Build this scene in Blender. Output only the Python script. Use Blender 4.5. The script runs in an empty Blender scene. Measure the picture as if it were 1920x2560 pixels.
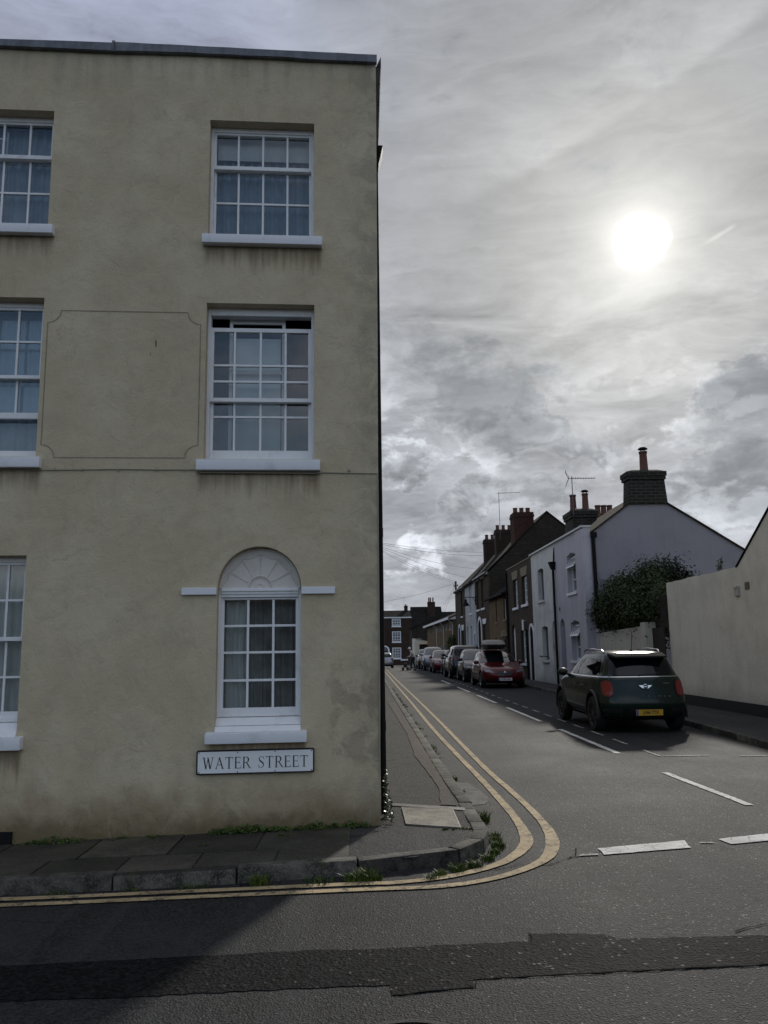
import bpy, bmesh, math, random
from mathutils import Vector, Matrix
from mathutils.bvhtree import BVHTree
from mathutils.geometry import tessellate_polygon
R = math.radians
random.seed(7)
scene = bpy.context.scene
col = scene.collection

# ---------------------------------------------------------------- ground level
def G(x, y):
    """height of the road surface: the cross street falls gently to the left, the far street falls away"""
    z = 0.0
    if x < 0: z += 0.022 * max(x, -8.0)
    if y > 62: z -= 0.0165 * (min(y, 162) - 62)
    return z

# ---------------------------------------------------------------- node helper
class NT:
    def __init__(s, tree): s.t = tree
    def put(s, sock, v):
        if hasattr(v, 'is_linked'): s.t.links.new(v, sock)
        elif isinstance(v, (tuple, list)) and len(v) == 3 and sock.type == 'RGBA': sock.default_value = (*v, 1)
        else: sock.default_value = v
    def node(s, typ, ins=None, **props):
        n = s.t.nodes.new(typ)
        for k, v in props.items(): setattr(n, k, v)
        for k, v in (ins or {}).items(): s.put(n.inputs[k], v)
        return n
    def m(s, op, a, b=0.0, c=0.0, clamp=False):
        n = s.node('ShaderNodeMath', {0: a, 1: b, 2: c}, operation=op); n.use_clamp = clamp
        return n.outputs[0]
    def add(s, a, b): return s.m('ADD', a, b)
    def sub(s, a, b): return s.m('SUBTRACT', a, b)
    def mul(s, a, b): return s.m('MULTIPLY', a, b)
    def div(s, a, b): return s.m('DIVIDE', a, b)
    def vec(s, x, y, z): return s.node('ShaderNodeCombineXYZ', {0: x, 1: y, 2: z}).outputs[0]
    def sep(s, v): return s.node('ShaderNodeSeparateXYZ', {0: v}).outputs
    def vm(s, op, a, b=(0, 0, 0)):
        n = s.node('ShaderNodeVectorMath', {0: a, 1: b}, operation=op)
        return n.outputs['Value'] if op in ('DOT_PRODUCT', 'LENGTH') else n.outputs[0]
    def obj(s): return s.node('ShaderNodeTexCoord').outputs['Object']
    def pos(s): return s.node('ShaderNodeNewGeometry').outputs['Position']
    def noise(s, v, scale, detail=4.0, rough=0.55, dist=0.0):
        return s.node('ShaderNodeTexNoise', {'Vector': v, 'Scale': scale, 'Detail': detail, 'Roughness': rough, 'Distortion': dist}).outputs['Fac']
    def voro(s, v, scale, out='Distance', feature='F1'):
        return s.node('ShaderNodeTexVoronoi', {'Vector': v, 'Scale': scale}, feature=feature).outputs[out]
    def mix(s, f, a, b, mode='MIX'):
        n = s.node('ShaderNodeMix', data_type='RGBA', blend_type=mode)
        s.put(n.inputs[0], f); s.put(n.inputs[6], a); s.put(n.inputs[7], b)
        return n.outputs[2]
    def mixf(s, f, a, b):
        n = s.node('ShaderNodeMix', data_type='FLOAT')
        s.put(n.inputs[0], f); s.put(n.inputs[2], a); s.put(n.inputs[3], b)
        return n.outputs[0]
    def smooth(s, x, a, b, lo=0.0, hi=1.0):
        n = s.node('ShaderNodeMapRange', {0: x, 1: a, 2: b, 3: lo, 4: hi}, interpolation_type='SMOOTHSTEP')
        return n.outputs[0]
    def lin(s, x, a, b, lo=0.0, hi=1.0):
        return s.node('ShaderNodeMapRange', {0: x, 1: a, 2: b, 3: lo, 4: hi}).outputs[0]
    def bump(s, h, strength=0.3, dist=0.01):
        return s.node('ShaderNodeBump', {'Height': h, 'Strength': strength, 'Distance': dist}).outputs[0]

MATS = {}
def mat(name, fn=None, color=(0.5, 0.5, 0.5), rough=0.6, metal=0.0, coat=0.0, spec=0.5, emit=None, var=0.0, vscale=3.0):
    if name in MATS: return MATS[name]
    m = bpy.data.materials.new(name); m.use_nodes = True
    t = m.node_tree; p = t.nodes['Principled BSDF']; nt = NT(t)
    p.inputs['Base Color'].default_value = (*color, 1)
    p.inputs['Roughness'].default_value = rough
    p.inputs['Metallic'].default_value = metal
    p.inputs['Specular IOR Level'].default_value = spec
    if coat:
        p.inputs['Coat Weight'].default_value = coat; p.inputs['Coat Roughness'].default_value = 0.04
    if fn:
        for k, v in fn(nt).items(): nt.put(p.inputs[k], v)
    elif var:
        n = nt.noise(nt.obj(), vscale, 5)
        f = nt.lin(n, 0.25, 0.75, 1 - var, 1 + var)
        c = nt.vm('SCALE', color); 
        sc = nt.node('ShaderNodeVectorMath', {0: color}, operation='SCALE'); nt.put(sc.inputs['Scale'], f)
        nt.put(p.inputs['Base Color'], sc.outputs[0])
        nt.put(p.inputs['Roughness'], nt.lin(n, 0.2, 0.8, rough * 0.85, min(1, rough * 1.15)))
    MATS[name] = m
    return m

# ---------------------------------------------------------------- mesh builder
class MB:
    def __init__(s): s.v = []; s.f = []; s.mi = []; s.cur = 0
    def addv(s, p): s.v.append(tuple(p)); return len(s.v) - 1
    def face(s, idx): s.f.append(tuple(idx)); s.mi.append(s.cur)
    def poly(s, pts): s.face([s.addv(p) for p in pts])
    def box(s, x0, x1, y0, y1, z0, z1):
        b = len(s.v)
        for z in (z0, z1):
            for x, y in ((x0, y0), (x1, y0), (x1, y1), (x0, y1)): s.addv((x, y, z))
        for q in ((3, 2, 1, 0), (4, 5, 6, 7), (0, 1, 5, 4), (1, 2, 6, 5), (2, 3, 7, 6), (3, 0, 4, 7)): s.face([b + i for i in q])
    def hexa(s, p):
        b = len(s.v)
        for q in p: s.addv(q)
        for q in ((3, 2, 1, 0), (4, 5, 6, 7), (0, 1, 5, 4), (1, 2, 6, 5), (2, 3, 7, 6), (3, 0, 4, 7)): s.face([b + i for i in q])
    def tess(s, loops, fn):
        """fill a 2-D polygon with holes; fn maps (a, b) to a 3-D point"""
        tris = tessellate_polygon([[Vector((a, b, 0)) for a, b in lp] for lp in loops])
        b0 = len(s.v)
        for lp in loops:
            for a, b in lp: s.addv(fn(a, b))
        for t in tris: s.face([b0 + i for i in t])
    def prism(s, pts, fn, h0, h1):
        """2-D polygon between two levels of a third coordinate: fn(a, b, h)"""
        n = len(pts)
        s.tess([pts], lambda a, b: fn(a, b, h0)); s.tess([pts], lambda a, b: fn(a, b, h1))
        b = len(s.v)
        for a, c in pts: s.addv(fn(a, c, h0))
        for a, c in pts: s.addv(fn(a, c, h1))
        for i in range(n):
            j = (i + 1) % n; s.face((b + i, b + j, b + n + j, b + n + i))
    def tube(s, path, r, n=8, cap=True):
        path = [Vector(p) for p in path]; rs = r if isinstance(r, (list, tuple)) else [r] * len(path)
        b = len(s.v); up = Vector((0.13, 0.27, 0.95))
        for i, p in enumerate(path):
            d = (path[min(i + 1, len(path) - 1)] - path[max(i - 1, 0)]).normalized()
            u = d.cross(up)
            if u.length < 1e-3: u = d.cross(Vector((1, 0, 0)))
            u.normalize(); w = d.cross(u).normalized()
            for k in range(n):
                a = 2 * math.pi * k / n; s.addv(p + (u * math.cos(a) + w * math.sin(a)) * rs[i])
        for i in range(len(path) - 1):
            for k in range(n):
                k2 = (k + 1) % n; s.face((b + i * n + k, b + i * n + k2, b + (i + 1) * n + k2, b + (i + 1) * n + k))
        if cap:
            s.face([b + k for k in range(n)][::-1]); e = b + (len(path) - 1) * n; s.face([e + k for k in range(n)])
    def lathe(s, prof, n=16, o=(0, 0, 0), axis='z', cap=True):
        b = len(s.v)
        for r, h in prof:
            for k in range(n):
                a = 2 * math.pi * k / n; c, d = r * math.cos(a), r * math.sin(a)
                q = (c, d, h) if axis == 'z' else ((c, h, d) if axis == 'y' else (h, c, d))
                s.addv((q[0] + o[0], q[1] + o[1], q[2] + o[2]))
        for i in range(len(prof) - 1):
            for k in range(n):
                k2 = (k + 1) % n; s.face((b + i * n + k, b + i * n + k2, b + (i + 1) * n + k2, b + (i + 1) * n + k))
        if cap:
            s.face([b + k for k in range(n)]); e = b + (len(prof) - 1) * n; s.face([e + k for k in range(n)])
    def strip(s, path, w, fn):
        """flat ribbon of width w along a 2-D path"""
        b = len(s.v); n = len(path)
        for i, p in enumerate(path):
            a = path[max(i - 1, 0)]; c = path[min(i + 1, n - 1)]
            dx, dy = c[0] - a[0], c[1] - a[1]; l = math.hypot(dx, dy) or 1
            ww = w[i] if isinstance(w, (list, tuple)) else w
            for sg in (-0.5, 0.5): s.addv(fn(p[0] - dy / l * ww * sg, p[1] + dx / l * ww * sg))
        for i in range(n - 1): s.face((b + 2 * i, b + 2 * i + 1, b + 2 * i + 3, b + 2 * i + 2))
    def build(s, name, mats, parent=None, smooth=False, bevel=0.0, angle=40, weld=False):
        me = bpy.data.meshes.new(name); me.from_pydata(s.v, [], s.f); me.update()
        ml = mats if isinstance(mats, (list, tuple)) else [mats]
        for m in ml: me.materials.append(m)
        if len(ml) > 1: me.polygons.foreach_set('material_index', s.mi)
        return finish(name, me, parent, smooth, bevel, angle, weld)

def finish(name, me, parent=None, smooth=False, bevel=0.0, angle=40, weld=False):
    if smooth or bevel or weld:
        bm = bmesh.new(); bm.from_mesh(me)
        if weld or smooth: bmesh.ops.remove_doubles(bm, verts=bm.verts, dist=1e-5)
        if bevel:
            es = [e for e in bm.edges if len(e.link_faces) == 2 and e.calc_face_angle(0) > R(30)]
            bmesh.ops.bevel(bm, geom=es, offset=bevel, segments=2, affect='EDGES', profile=0.6, clamp_overlap=True)
        if smooth:
            for f in bm.faces: f.smooth = True
            for e in bm.edges:
                if len(e.link_faces) == 2 and e.calc_face_angle(0) > R(angle): e.smooth = False
        bm.to_mesh(me); bm.free()
    o = bpy.data.objects.new(name, me); col.objects.link(o)
    if parent: o.parent = parent
    return o

def empty(name, label, cat, loc=(0, 0, 0), rz=0.0, group=None):
    o = bpy.data.objects.new(name, None); col.objects.link(o)
    o.location = loc; o.rotation_euler = (0, 0, rz); o.empty_display_size = 0.2
    return tag(o, label, cat, group)
def tag(o, label, cat, group=None):
    o['label'] = label; o['category'] = cat
    if group: o['group'] = group
    return o
def struct(o, kind='structure'):
    o['kind'] = kind; return o
def text_mesh(txt, size, bold=0.0, spacing=1.0, align='CENTER'):
    cu = bpy.data.curves.new('text', 'FONT'); cu.body = txt; cu.size = size; cu.offset = bold
    cu.space_character = spacing; cu.align_x = align; cu.align_y = 'CENTER'; cu.extrude = 0.0015
    o = bpy.data.objects.new('text', cu); col.objects.link(o)
    dg = bpy.context.evaluated_depsgraph_get(); me = bpy.data.meshes.new_from_object(o.evaluated_get(dg))
    bpy.data.objects.remove(o); bpy.data.curves.remove(cu)
    return me
def arc(cx, cz, r, a0, a1, n):
    return [(cx + r * math.cos(R(a0 + (a1 - a0) * i / n)), cz + r * math.sin(R(a0 + (a1 - a0) * i / n))) for i in range(n + 1)]
def rect(x0, x1, z0, z1): return [(x0, z0), (x1, z0), (x1, z1), (x0, z1)]
def arch(x0, x1, z0, zs, n=14, rise=None):
    cx, r = (x0 + x1) / 2, (x1 - x0) / 2; k = 1.0 if rise is None else rise / r
    return [(x0, z0), (x1, z0)] + [(cx + r * math.cos(math.pi * i / n), zs + k * r * math.sin(math.pi * i / n)) for i in range(n + 1)]
# ---------------------------------------------------------------- materials
SILLS = [(-1.635, -0.493, 5.43), (-1.641, -0.517, 3.22), (-4.15, -3.02, 5.49), (-4.15, -3.02, 3.24), (-1.51, -0.64, 0.81), (-4.15, -3.05, 0.80)]
def f_stucco(nt):
    o = nt.obj(); x, y, z = nt.sep(o)
    n1 = nt.noise(o, 1.3, 6, 0.6); n2 = nt.noise(o, 5.0, 6, 0.65, 0.4); n3 = nt.noise(o, 45, 4, 0.6)
    c = nt.mix(nt.smooth(n1, 0.35, 0.68), (0.475, 0.402, 0.277), (0.565, 0.484, 0.346))
    c = nt.mix(nt.mul(nt.smooth(n2, 0.45, 0.75), 0.6), c, (0.430, 0.355, 0.255))
    c = nt.mix(nt.mul(nt.smooth(nt.noise(nt.vm('ADD', o, (7, 3, 1)), 2.6, 5, 0.6), 0.52, 0.72), 0.5), c, (0.440, 0.360, 0.262))
    # pale blotches of old filler
    c = nt.mix(nt.mul(nt.smooth(nt.noise(nt.vm('ADD', o, (2, 9, 4)), 3.1, 6, 0.7, 0.5), 0.6, 0.7), 0.35), c, (0.50, 0.45, 0.33))
    # rusty runs below the sills
    sv = nt.vec(nt.mul(x, 26), nt.mul(y, 4), nt.mul(z, 1.3)); st = nt.add(nt.mul(nt.noise(sv, 1.0, 4, 0.6), 0.30), nt.add(nt.mul(nt.noise(nt.vec(nt.mul(x, 11), nt.mul(y, 4), nt.mul(z, 0.9)), 1.0, 4, 0.6), 0.30), nt.mul(nt.noise(nt.vec(nt.mul(x, 3.1), 0.0, nt.mul(z, 0.45)), 1.0, 4, 0.7), 0.40)))
    tot = None
    for x0, x1, zs in SILLS:
        inx = nt.mul(nt.smooth(x, x0 - 0.02, x0 + 0.05), nt.smooth(x, x1 - 0.04, x1 + 0.02, 1, 0))
        below = nt.mul(nt.smooth(z, zs - 0.42, zs - 0.0, 0, 1), nt.m('LESS_THAN', z, zs))
        ends = nt.add(nt.smooth(nt.m('ABSOLUTE', nt.sub(x, x1 - 0.06)), 0.12, 0.0, 0, 0.16), nt.smooth(nt.m('ABSOLUTE', nt.sub(x, x0 + 0.07)), 0.12, 0.0, 0, 0.10))
        k = nt.mul(inx, nt.smooth(nt.add(nt.add(nt.mul(below, 0.52), nt.mul(nt.sub(st, 0.5), 1.9)), nt.mul(ends, below)), 0.18, 0.72)); k = nt.mul(k, nt.m('GREATER_THAN', below, 0.001))
        tot = k if tot is None else nt.m('MAXIMUM', tot, k)
    c = nt.mix(nt.mul(tot, 0.72), c, (0.165, 0.105, 0.055))
    edge = None
    for x0, x1, zs in SILLS[:4]:
        k = nt.mul(nt.mul(nt.m('GREATER_THAN', x, x0), nt.m('LESS_THAN', x, x1)), nt.mul(nt.smooth(z, zs - 0.055, zs - 0.0, 0, 1), nt.m('LESS_THAN', z, zs)))
        edge = k if edge is None else nt.m('MAXIMUM', edge, k)
    c = nt.mix(nt.mul(edge, nt.mul(st, 1.0)), c, (0.07, 0.05, 0.03))
    # rising damp along the foot of the wall
    dn = nt.noise(o, 2.2, 5, 0.6, 0.3)
    d = nt.smooth(nt.add(z, nt.mul(nt.sub(dn, 0.5), 0.9)), 0.10, 0.60, 1, 0)
    c = nt.mix(nt.mul(d, 0.62), c, (0.185, 0.120, 0.052))
    d2 = nt.smooth(nt.add(z, nt.mul(nt.sub(n2, 0.5), 0.45)), 0.08, 0.32, 1, 0)
    c = nt.mix(nt.mul(d2, 0.65), c, (0.095, 0.070, 0.032))
    # bare patches where the wash has come off near the corner
    box = nt.mul(nt.smooth(x, -0.62, -0.30), nt.mul(nt.smooth(z, 0.42, 0.75), nt.smooth(z, 1.25, 1.75, 1, 0)))
    pn = nt.noise(nt.vm('MULTIPLY', o, (1.0, 1, 0.8)), 3.6, 6, 0.68, 0.35)
    pk = nt.smooth(nt.add(pn, nt.mul(box, 0.20)), 0.64, 0.73)
    c = nt.mix(nt.mul(nt.mul(pk, box), nt.add(0.22, nt.mul(n2, 0.45))), c, (0.235, 0.180, 0.125))
    # weathered greyer strip up the corner
    c = nt.mix(nt.mul(nt.mul(nt.smooth(x, -0.35, 0.02), nt.smooth(n2, 0.35, 0.6)), 0.4), c, (0.22, 0.20, 0.155))
    c = nt.mix(nt.mul(nt.mul(nt.smooth(z, 6.9, 7.45), nt.smooth(nt.noise(nt.vec(nt.mul(x, 9), y, nt.mul(z, 0.8)), 1, 4), 0.4, 0.7)), 0.4), c, (0.20, 0.19, 0.16))
    # hairline cracks
    cr = nt.voro(nt.vm('ADD', nt.vm('SCALE', o), nt.vm('MULTIPLY', nt.vec(n2, n2, n1), (0.5, 0.5, 0.5))), 0.55, 'Distance', 'DISTANCE_TO_EDGE')
    c = nt.mix(nt.mul(nt.smooth(cr, 0.0, 0.006, 1, 0), nt.mul(nt.smooth(n1, 0.5, 0.62), 0.28)), c, (0.17, 0.14, 0.10))
    trw = nt.noise(nt.vm('MULTIPLY', nt.vm('ADD', o, nt.vec(nt.mul(n1, 0.5), 0.0, nt.mul(n2, 0.3))), (7, 7, 2.4)), 1.4, 5, 0.7, 0.8)
    c = nt.mix(nt.mul(nt.smooth(trw, 0.56, 0.72), 0.22), c, (0.30, 0.262, 0.19)); c = nt.mix(nt.mul(nt.smooth(trw, 0.44, 0.30), 0.20), c, (0.60, 0.545, 0.43))
    h = nt.add(nt.mul(trw, 0.9), nt.mul(n2, 1.2)); h = nt.add(h, nt.add(nt.mul(n3, 0.35), nt.mul(n1, 1.4)))
    return {'Base Color': c, 'Roughness': 0.9, 'Specular IOR Level': 0.25, 'Normal': nt.bump(h, 0.55, 0.02)}
def f_render(base, dirt, amt=0.5, low=0.0):
    def f(nt):
        o = nt.obj(); x, y, z = nt.sep(o)
        n1 = nt.noise(o, 0.9, 6, 0.62); n2 = nt.noise(nt.vec(nt.mul(nt.add(x, y), 3), nt.mul(y, 3), nt.mul(z, 0.6)), 1.4, 5, 0.6); n3 = nt.noise(o, 14, 4)
        c = nt.mix(nt.mul(nt.smooth(n1, 0.4, 0.75), amt), base, dirt)
        c = nt.mix(nt.mul(nt.smooth(n2, 0.5, 0.75), amt * 0.7), c, dirt)
        c = nt.mix(nt.mul(nt.smooth(nt.add(z, nt.mul(n3, 0.5)), low + 0.2, low + 0.75, 1, 0), 0.6), c, tuple(d * 0.6 for d in dirt))
        return {'Base Color': c, 'Roughness': 0.88, 'Specular IOR Level': 0.25, 'Normal': nt.bump(nt.add(n3, nt.mul(n1, 2)), 0.35, 0.02)}
    return f
def f_brick(c1, c2, mortar, sc=1.0):
    def f(nt):
        o = nt.obj(); x, y, z = nt.sep(o)
        n = nt.node('ShaderNodeTexBrick', {'Vector': nt.vec(nt.add(x, y), z, 0.0), 'Color1': c1, 'Color2': c2, 'Mortar': mortar, 'Scale': 1.0,
            'Mortar Size': 0.009 * sc, 'Mortar Smooth': 0.15, 'Brick Width': 0.225 * sc, 'Row Height': 0.078 * sc, 'Bias': -0.1})
        big = nt.noise(o, 0.8, 5, 0.6); fine = nt.noise(o, 20, 4)
        c = nt.mix(nt.mul(nt.smooth(big, 0.4, 0.72), 0.55), n.outputs[0], tuple(k * 0.45 for k in c1))
        c = nt.mix(nt.mul(nt.smooth(fine, 0.5, 0.75), 0.4), c, tuple(min(1, k * 1.7) for k in c2))
        return {'Base Color': c, 'Roughness': 0.9, 'Specular IOR Level': 0.2, 'Normal': nt.bump(nt.add(nt.mul(n.outputs[1], -1.0), nt.mul(fine, 0.5)), 0.6, 0.012)}
    return f
def f_tiles(base, row=0.22, wid=0.18):
    def f(nt):
        o = nt.obj(); x, y, z = nt.sep(o)
        n = nt.node('ShaderNodeTexBrick', {'Vector': nt.vec(x, nt.add(nt.mul(y, 0.7), z), 0.0), 'Color1': base, 'Color2': tuple(k * 0.6 for k in base), 'Mortar': tuple(k * 0.25 for k in base), 'Scale': 1.0,
            'Mortar Size': 0.012, 'Brick Width': wid, 'Row Height': row})
        big = nt.noise(o, 1.1, 5, 0.6)
        c = nt.mix(nt.mul(nt.smooth(big, 0.48, 0.7), 0.5), n.outputs[0], (base[0] * 1.4, base[1] * 1.55, base[2] * 1.1))
        return {'Base Color': c, 'Roughness': 1.0, 'Specular IOR Level': 0.03, 'Normal': nt.bump(nt.add(nt.mul(n.outputs[1], -1), nt.mul(big, 0.6)), 0.8, 0.02)}
    return f
def f_asphalt(lo, hi, scale=1.0, rough=0.52, bs=0.8, patch=True):
    def f(nt):
        o = nt.pos()
        v = nt.voro(o, 95 * scale, 'Color'); vd = nt.voro(o, 95 * scale, 'Distance')
        sp = nt.sep(v)[0]; big = nt.noise(o, 0.55, 6, 0.6); mid = nt.noise(o, 3.0, 5, 0.62); fine = nt.noise(o, 60 * scale, 3, 0.6)
        c = nt.mix(nt.smooth(sp, 0.1, 0.95), lo, hi)
        c = nt.mix(nt.mul(nt.smooth(sp, 0.93, 0.99), 0.4), c, tuple(min(1, h * 1.8) for h in hi))
        if patch:
            c = nt.mix(nt.mul(nt.smooth(big, 0.42, 0.68), 0.6), c, tuple(h * 1.15 for h in hi))
            c = nt.mix(nt.mul(nt.smooth(mid, 0.52, 0.72), 0.45), c, tuple(l * 0.7 for l in lo))
            oil = nt.smooth(nt.noise(nt.vm('ADD', o, (11, 5, 0)), 1.15, 6, 0.7, 0.6), 0.62, 0.74); c = nt.mix(nt.mul(oil, 0.5), c, tuple(l * 0.55 for l in lo))
            wv = nt.vm('ADD', o, nt.vec(nt.mul(mid, 0.5), nt.mul(big, 0.9), 0.0)); ck = nt.voro(wv, 0.42, 'Distance', 'DISTANCE_TO_EDGE')
            c = nt.mix(nt.mul(nt.smooth(ck, 0.0, 0.006, 1, 0), nt.mul(nt.smooth(big, 0.42, 0.55), 0.7)), c, tuple(l * 0.3 for l in lo))
            x, y, z = nt.sep(o)
            # tyre-polished streaks along the street
            tr = nt.noise(nt.vec(nt.mul(x, 2.2), nt.mul(y, 0.12), 0.0), 1.0, 4, 0.6)
            c = nt.mix(nt.mul(nt.smooth(tr, 0.5, 0.7), 0.5), c, tuple(h * 1.4 for h in hi))
        h = nt.add(nt.mul(vd, 1.0), nt.mul(fine, 0.8))
        sp2 = nt.sep(v)[1]; facet = nt.smooth(sp2, 0.968, 0.99)
        rr = nt.add(nt.sub(rough, nt.mul(facet, 0.14)), nt.mul(nt.sub(big, 0.5), 0.2))
        return {'Base Color': c, 'Roughness': rr, 'Specular IOR Level': nt.add(0.14 if patch else 0.055, nt.mul(facet, 0.07)), 'Normal': nt.bump(h, bs, 0.006 / scale)}
    return f
def f_paint(base, under, wear=0.5, sc=9):
    def f(nt):
        o = nt.pos(); n = nt.noise(o, sc, 7, 0.7, 0.3); n2 = nt.noise(o, 70, 3)
        k = nt.smooth(nt.add(n, nt.mul(nt.sub(n2, 0.5), 0.35)), wear + 0.06, wear + 0.14)
        b = nt.mix(nt.smooth(nt.noise(o, 2.5, 4), 0.35, 0.7), base, tuple(c * 0.68 for c in base))
        cr = nt.voro(nt.vm('ADD', o, nt.vec(nt.mul(n, 0.1), nt.mul(n2, 0.02), 0.0)), 7.0, 'Distance', 'DISTANCE_TO_EDGE')
        k = nt.m('MAXIMUM', k, nt.smooth(cr, 0.008, 0.02, 0.85, 0))
        return {'Base Color': nt.mix(k, b, under), 'Roughness': 0.8, 'Specular IOR Level': 0.2, 'Normal': nt.bump(nt.add(n2, nt.mul(k, -1)), 0.4, 0.004)}
    return f
def f_stone(lo, hi, moss=0.3, sc=1.0, vary=0.0):
    def f(nt):
        o = nt.pos(); n1 = nt.noise(o, 2.2 * sc, 6, 0.65); n2 = nt.noise(o, 38 * sc, 4, 0.6); v = nt.sep(nt.voro(o, 110, 'Color'))[0]
        c = nt.mix(nt.smooth(n1, 0.3, 0.7), lo, hi)
        c = nt.mix(nt.mul(nt.smooth(v, 0.6, 0.95), 0.4), c, tuple(min(1, h * 1.6) for h in hi))
        c = nt.mix(nt.mul(nt.smooth(n2, 0.5, 0.8), 0.5), c, tuple(l * 0.5 for l in lo))
        if vary:
            ri = nt.node('ShaderNodeNewGeometry').outputs['Random Per Island']; k = nt.lin(ri, 0, 1, 1 - vary, 1 + vary)
            sc_ = nt.node('ShaderNodeVectorMath', {0: c}, operation='SCALE'); nt.put(sc_.inputs['Scale'], k); c = sc_.outputs[0]
        c = nt.mix(nt.mul(nt.smooth(nt.noise(o, 4.5, 5, 0.7), 0.55, 0.7), moss), c, (0.035, 0.042, 0.014))
        return {'Base Color': c, 'Roughness': 0.82, 'Specular IOR Level': 0.25, 'Normal': nt.bump(nt.add(n2, nt.mul(n1, 1.5)), 0.6, 0.012)}
    return f
def f_leaf(c1, c2, tr=0.25):
    def f(nt):
        o = nt.obj(); n = nt.noise(o, 1.7, 3); n2 = nt.noise(o, 23, 2)
        c = nt.mix(nt.smooth(nt.add(nt.mul(n, 0.5), nt.mul(n2, 0.5)), 0.35, 0.65), c1, c2)
        return {'Base Color': c, 'Roughness': 0.5, 'Specular IOR Level': 0.2}
    return f
def f_white(base=(0.78, 0.78, 0.78), d=0.35):
    def f(nt):
        o = nt.obj(); n = nt.noise(o, 6, 6, 0.65, 0.2); n2 = nt.noise(o, 40, 3)
        c = nt.mix(nt.mul(nt.smooth(n, 0.5, 0.78), d), base, tuple(b * 0.55 for b in base))
        c = nt.mix(nt.mul(nt.smooth(n2, 0.62, 0.75), d * 0.6), c, tuple(b * 0.5 for b in base))
        return {'Base Color': c, 'Roughness': 0.5, 'Normal': nt.bump(nt.add(n, nt.mul(n2, 0.3)), 0.15, 0.01)}
    return f
def glass_mat(name, tint=(0.92, 0.95, 0.95), ripple=0.0, base_reflect=0.06, rough=0.0):
    m = bpy.data.materials.new(name); m.use_nodes = True; t = m.node_tree; t.nodes.clear(); nt = NT(t)
    out = t.nodes.new('ShaderNodeOutputMaterial')
    o = nt.obj(); nrm = nt.bump(nt.noise(o, 2.3, 2), ripple, 0.02)
    tr = nt.node('ShaderNodeBsdfTransparent', {'Color': (*tint, 1)})
    gl = nt.node('ShaderNodeBsdfGlossy', {'Color': (1, 1, 1, 1), 'Roughness': rough, 'Normal': nrm})
    fr = nt.node('ShaderNodeFresnel', {'IOR': 1.5, 'Normal': nrm}).outputs[0]
    k = nt.m('MINIMUM', nt.add(nt.mul(fr, 1.5), base_reflect), 1.0)
    mx = nt.node('ShaderNodeMixShader', {0: k, 1: tr.outputs[0], 2: gl.outputs[0]})
    t.links.new(mx.outputs[0], out.inputs[0]); MATS[name] = m
    return m

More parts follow.
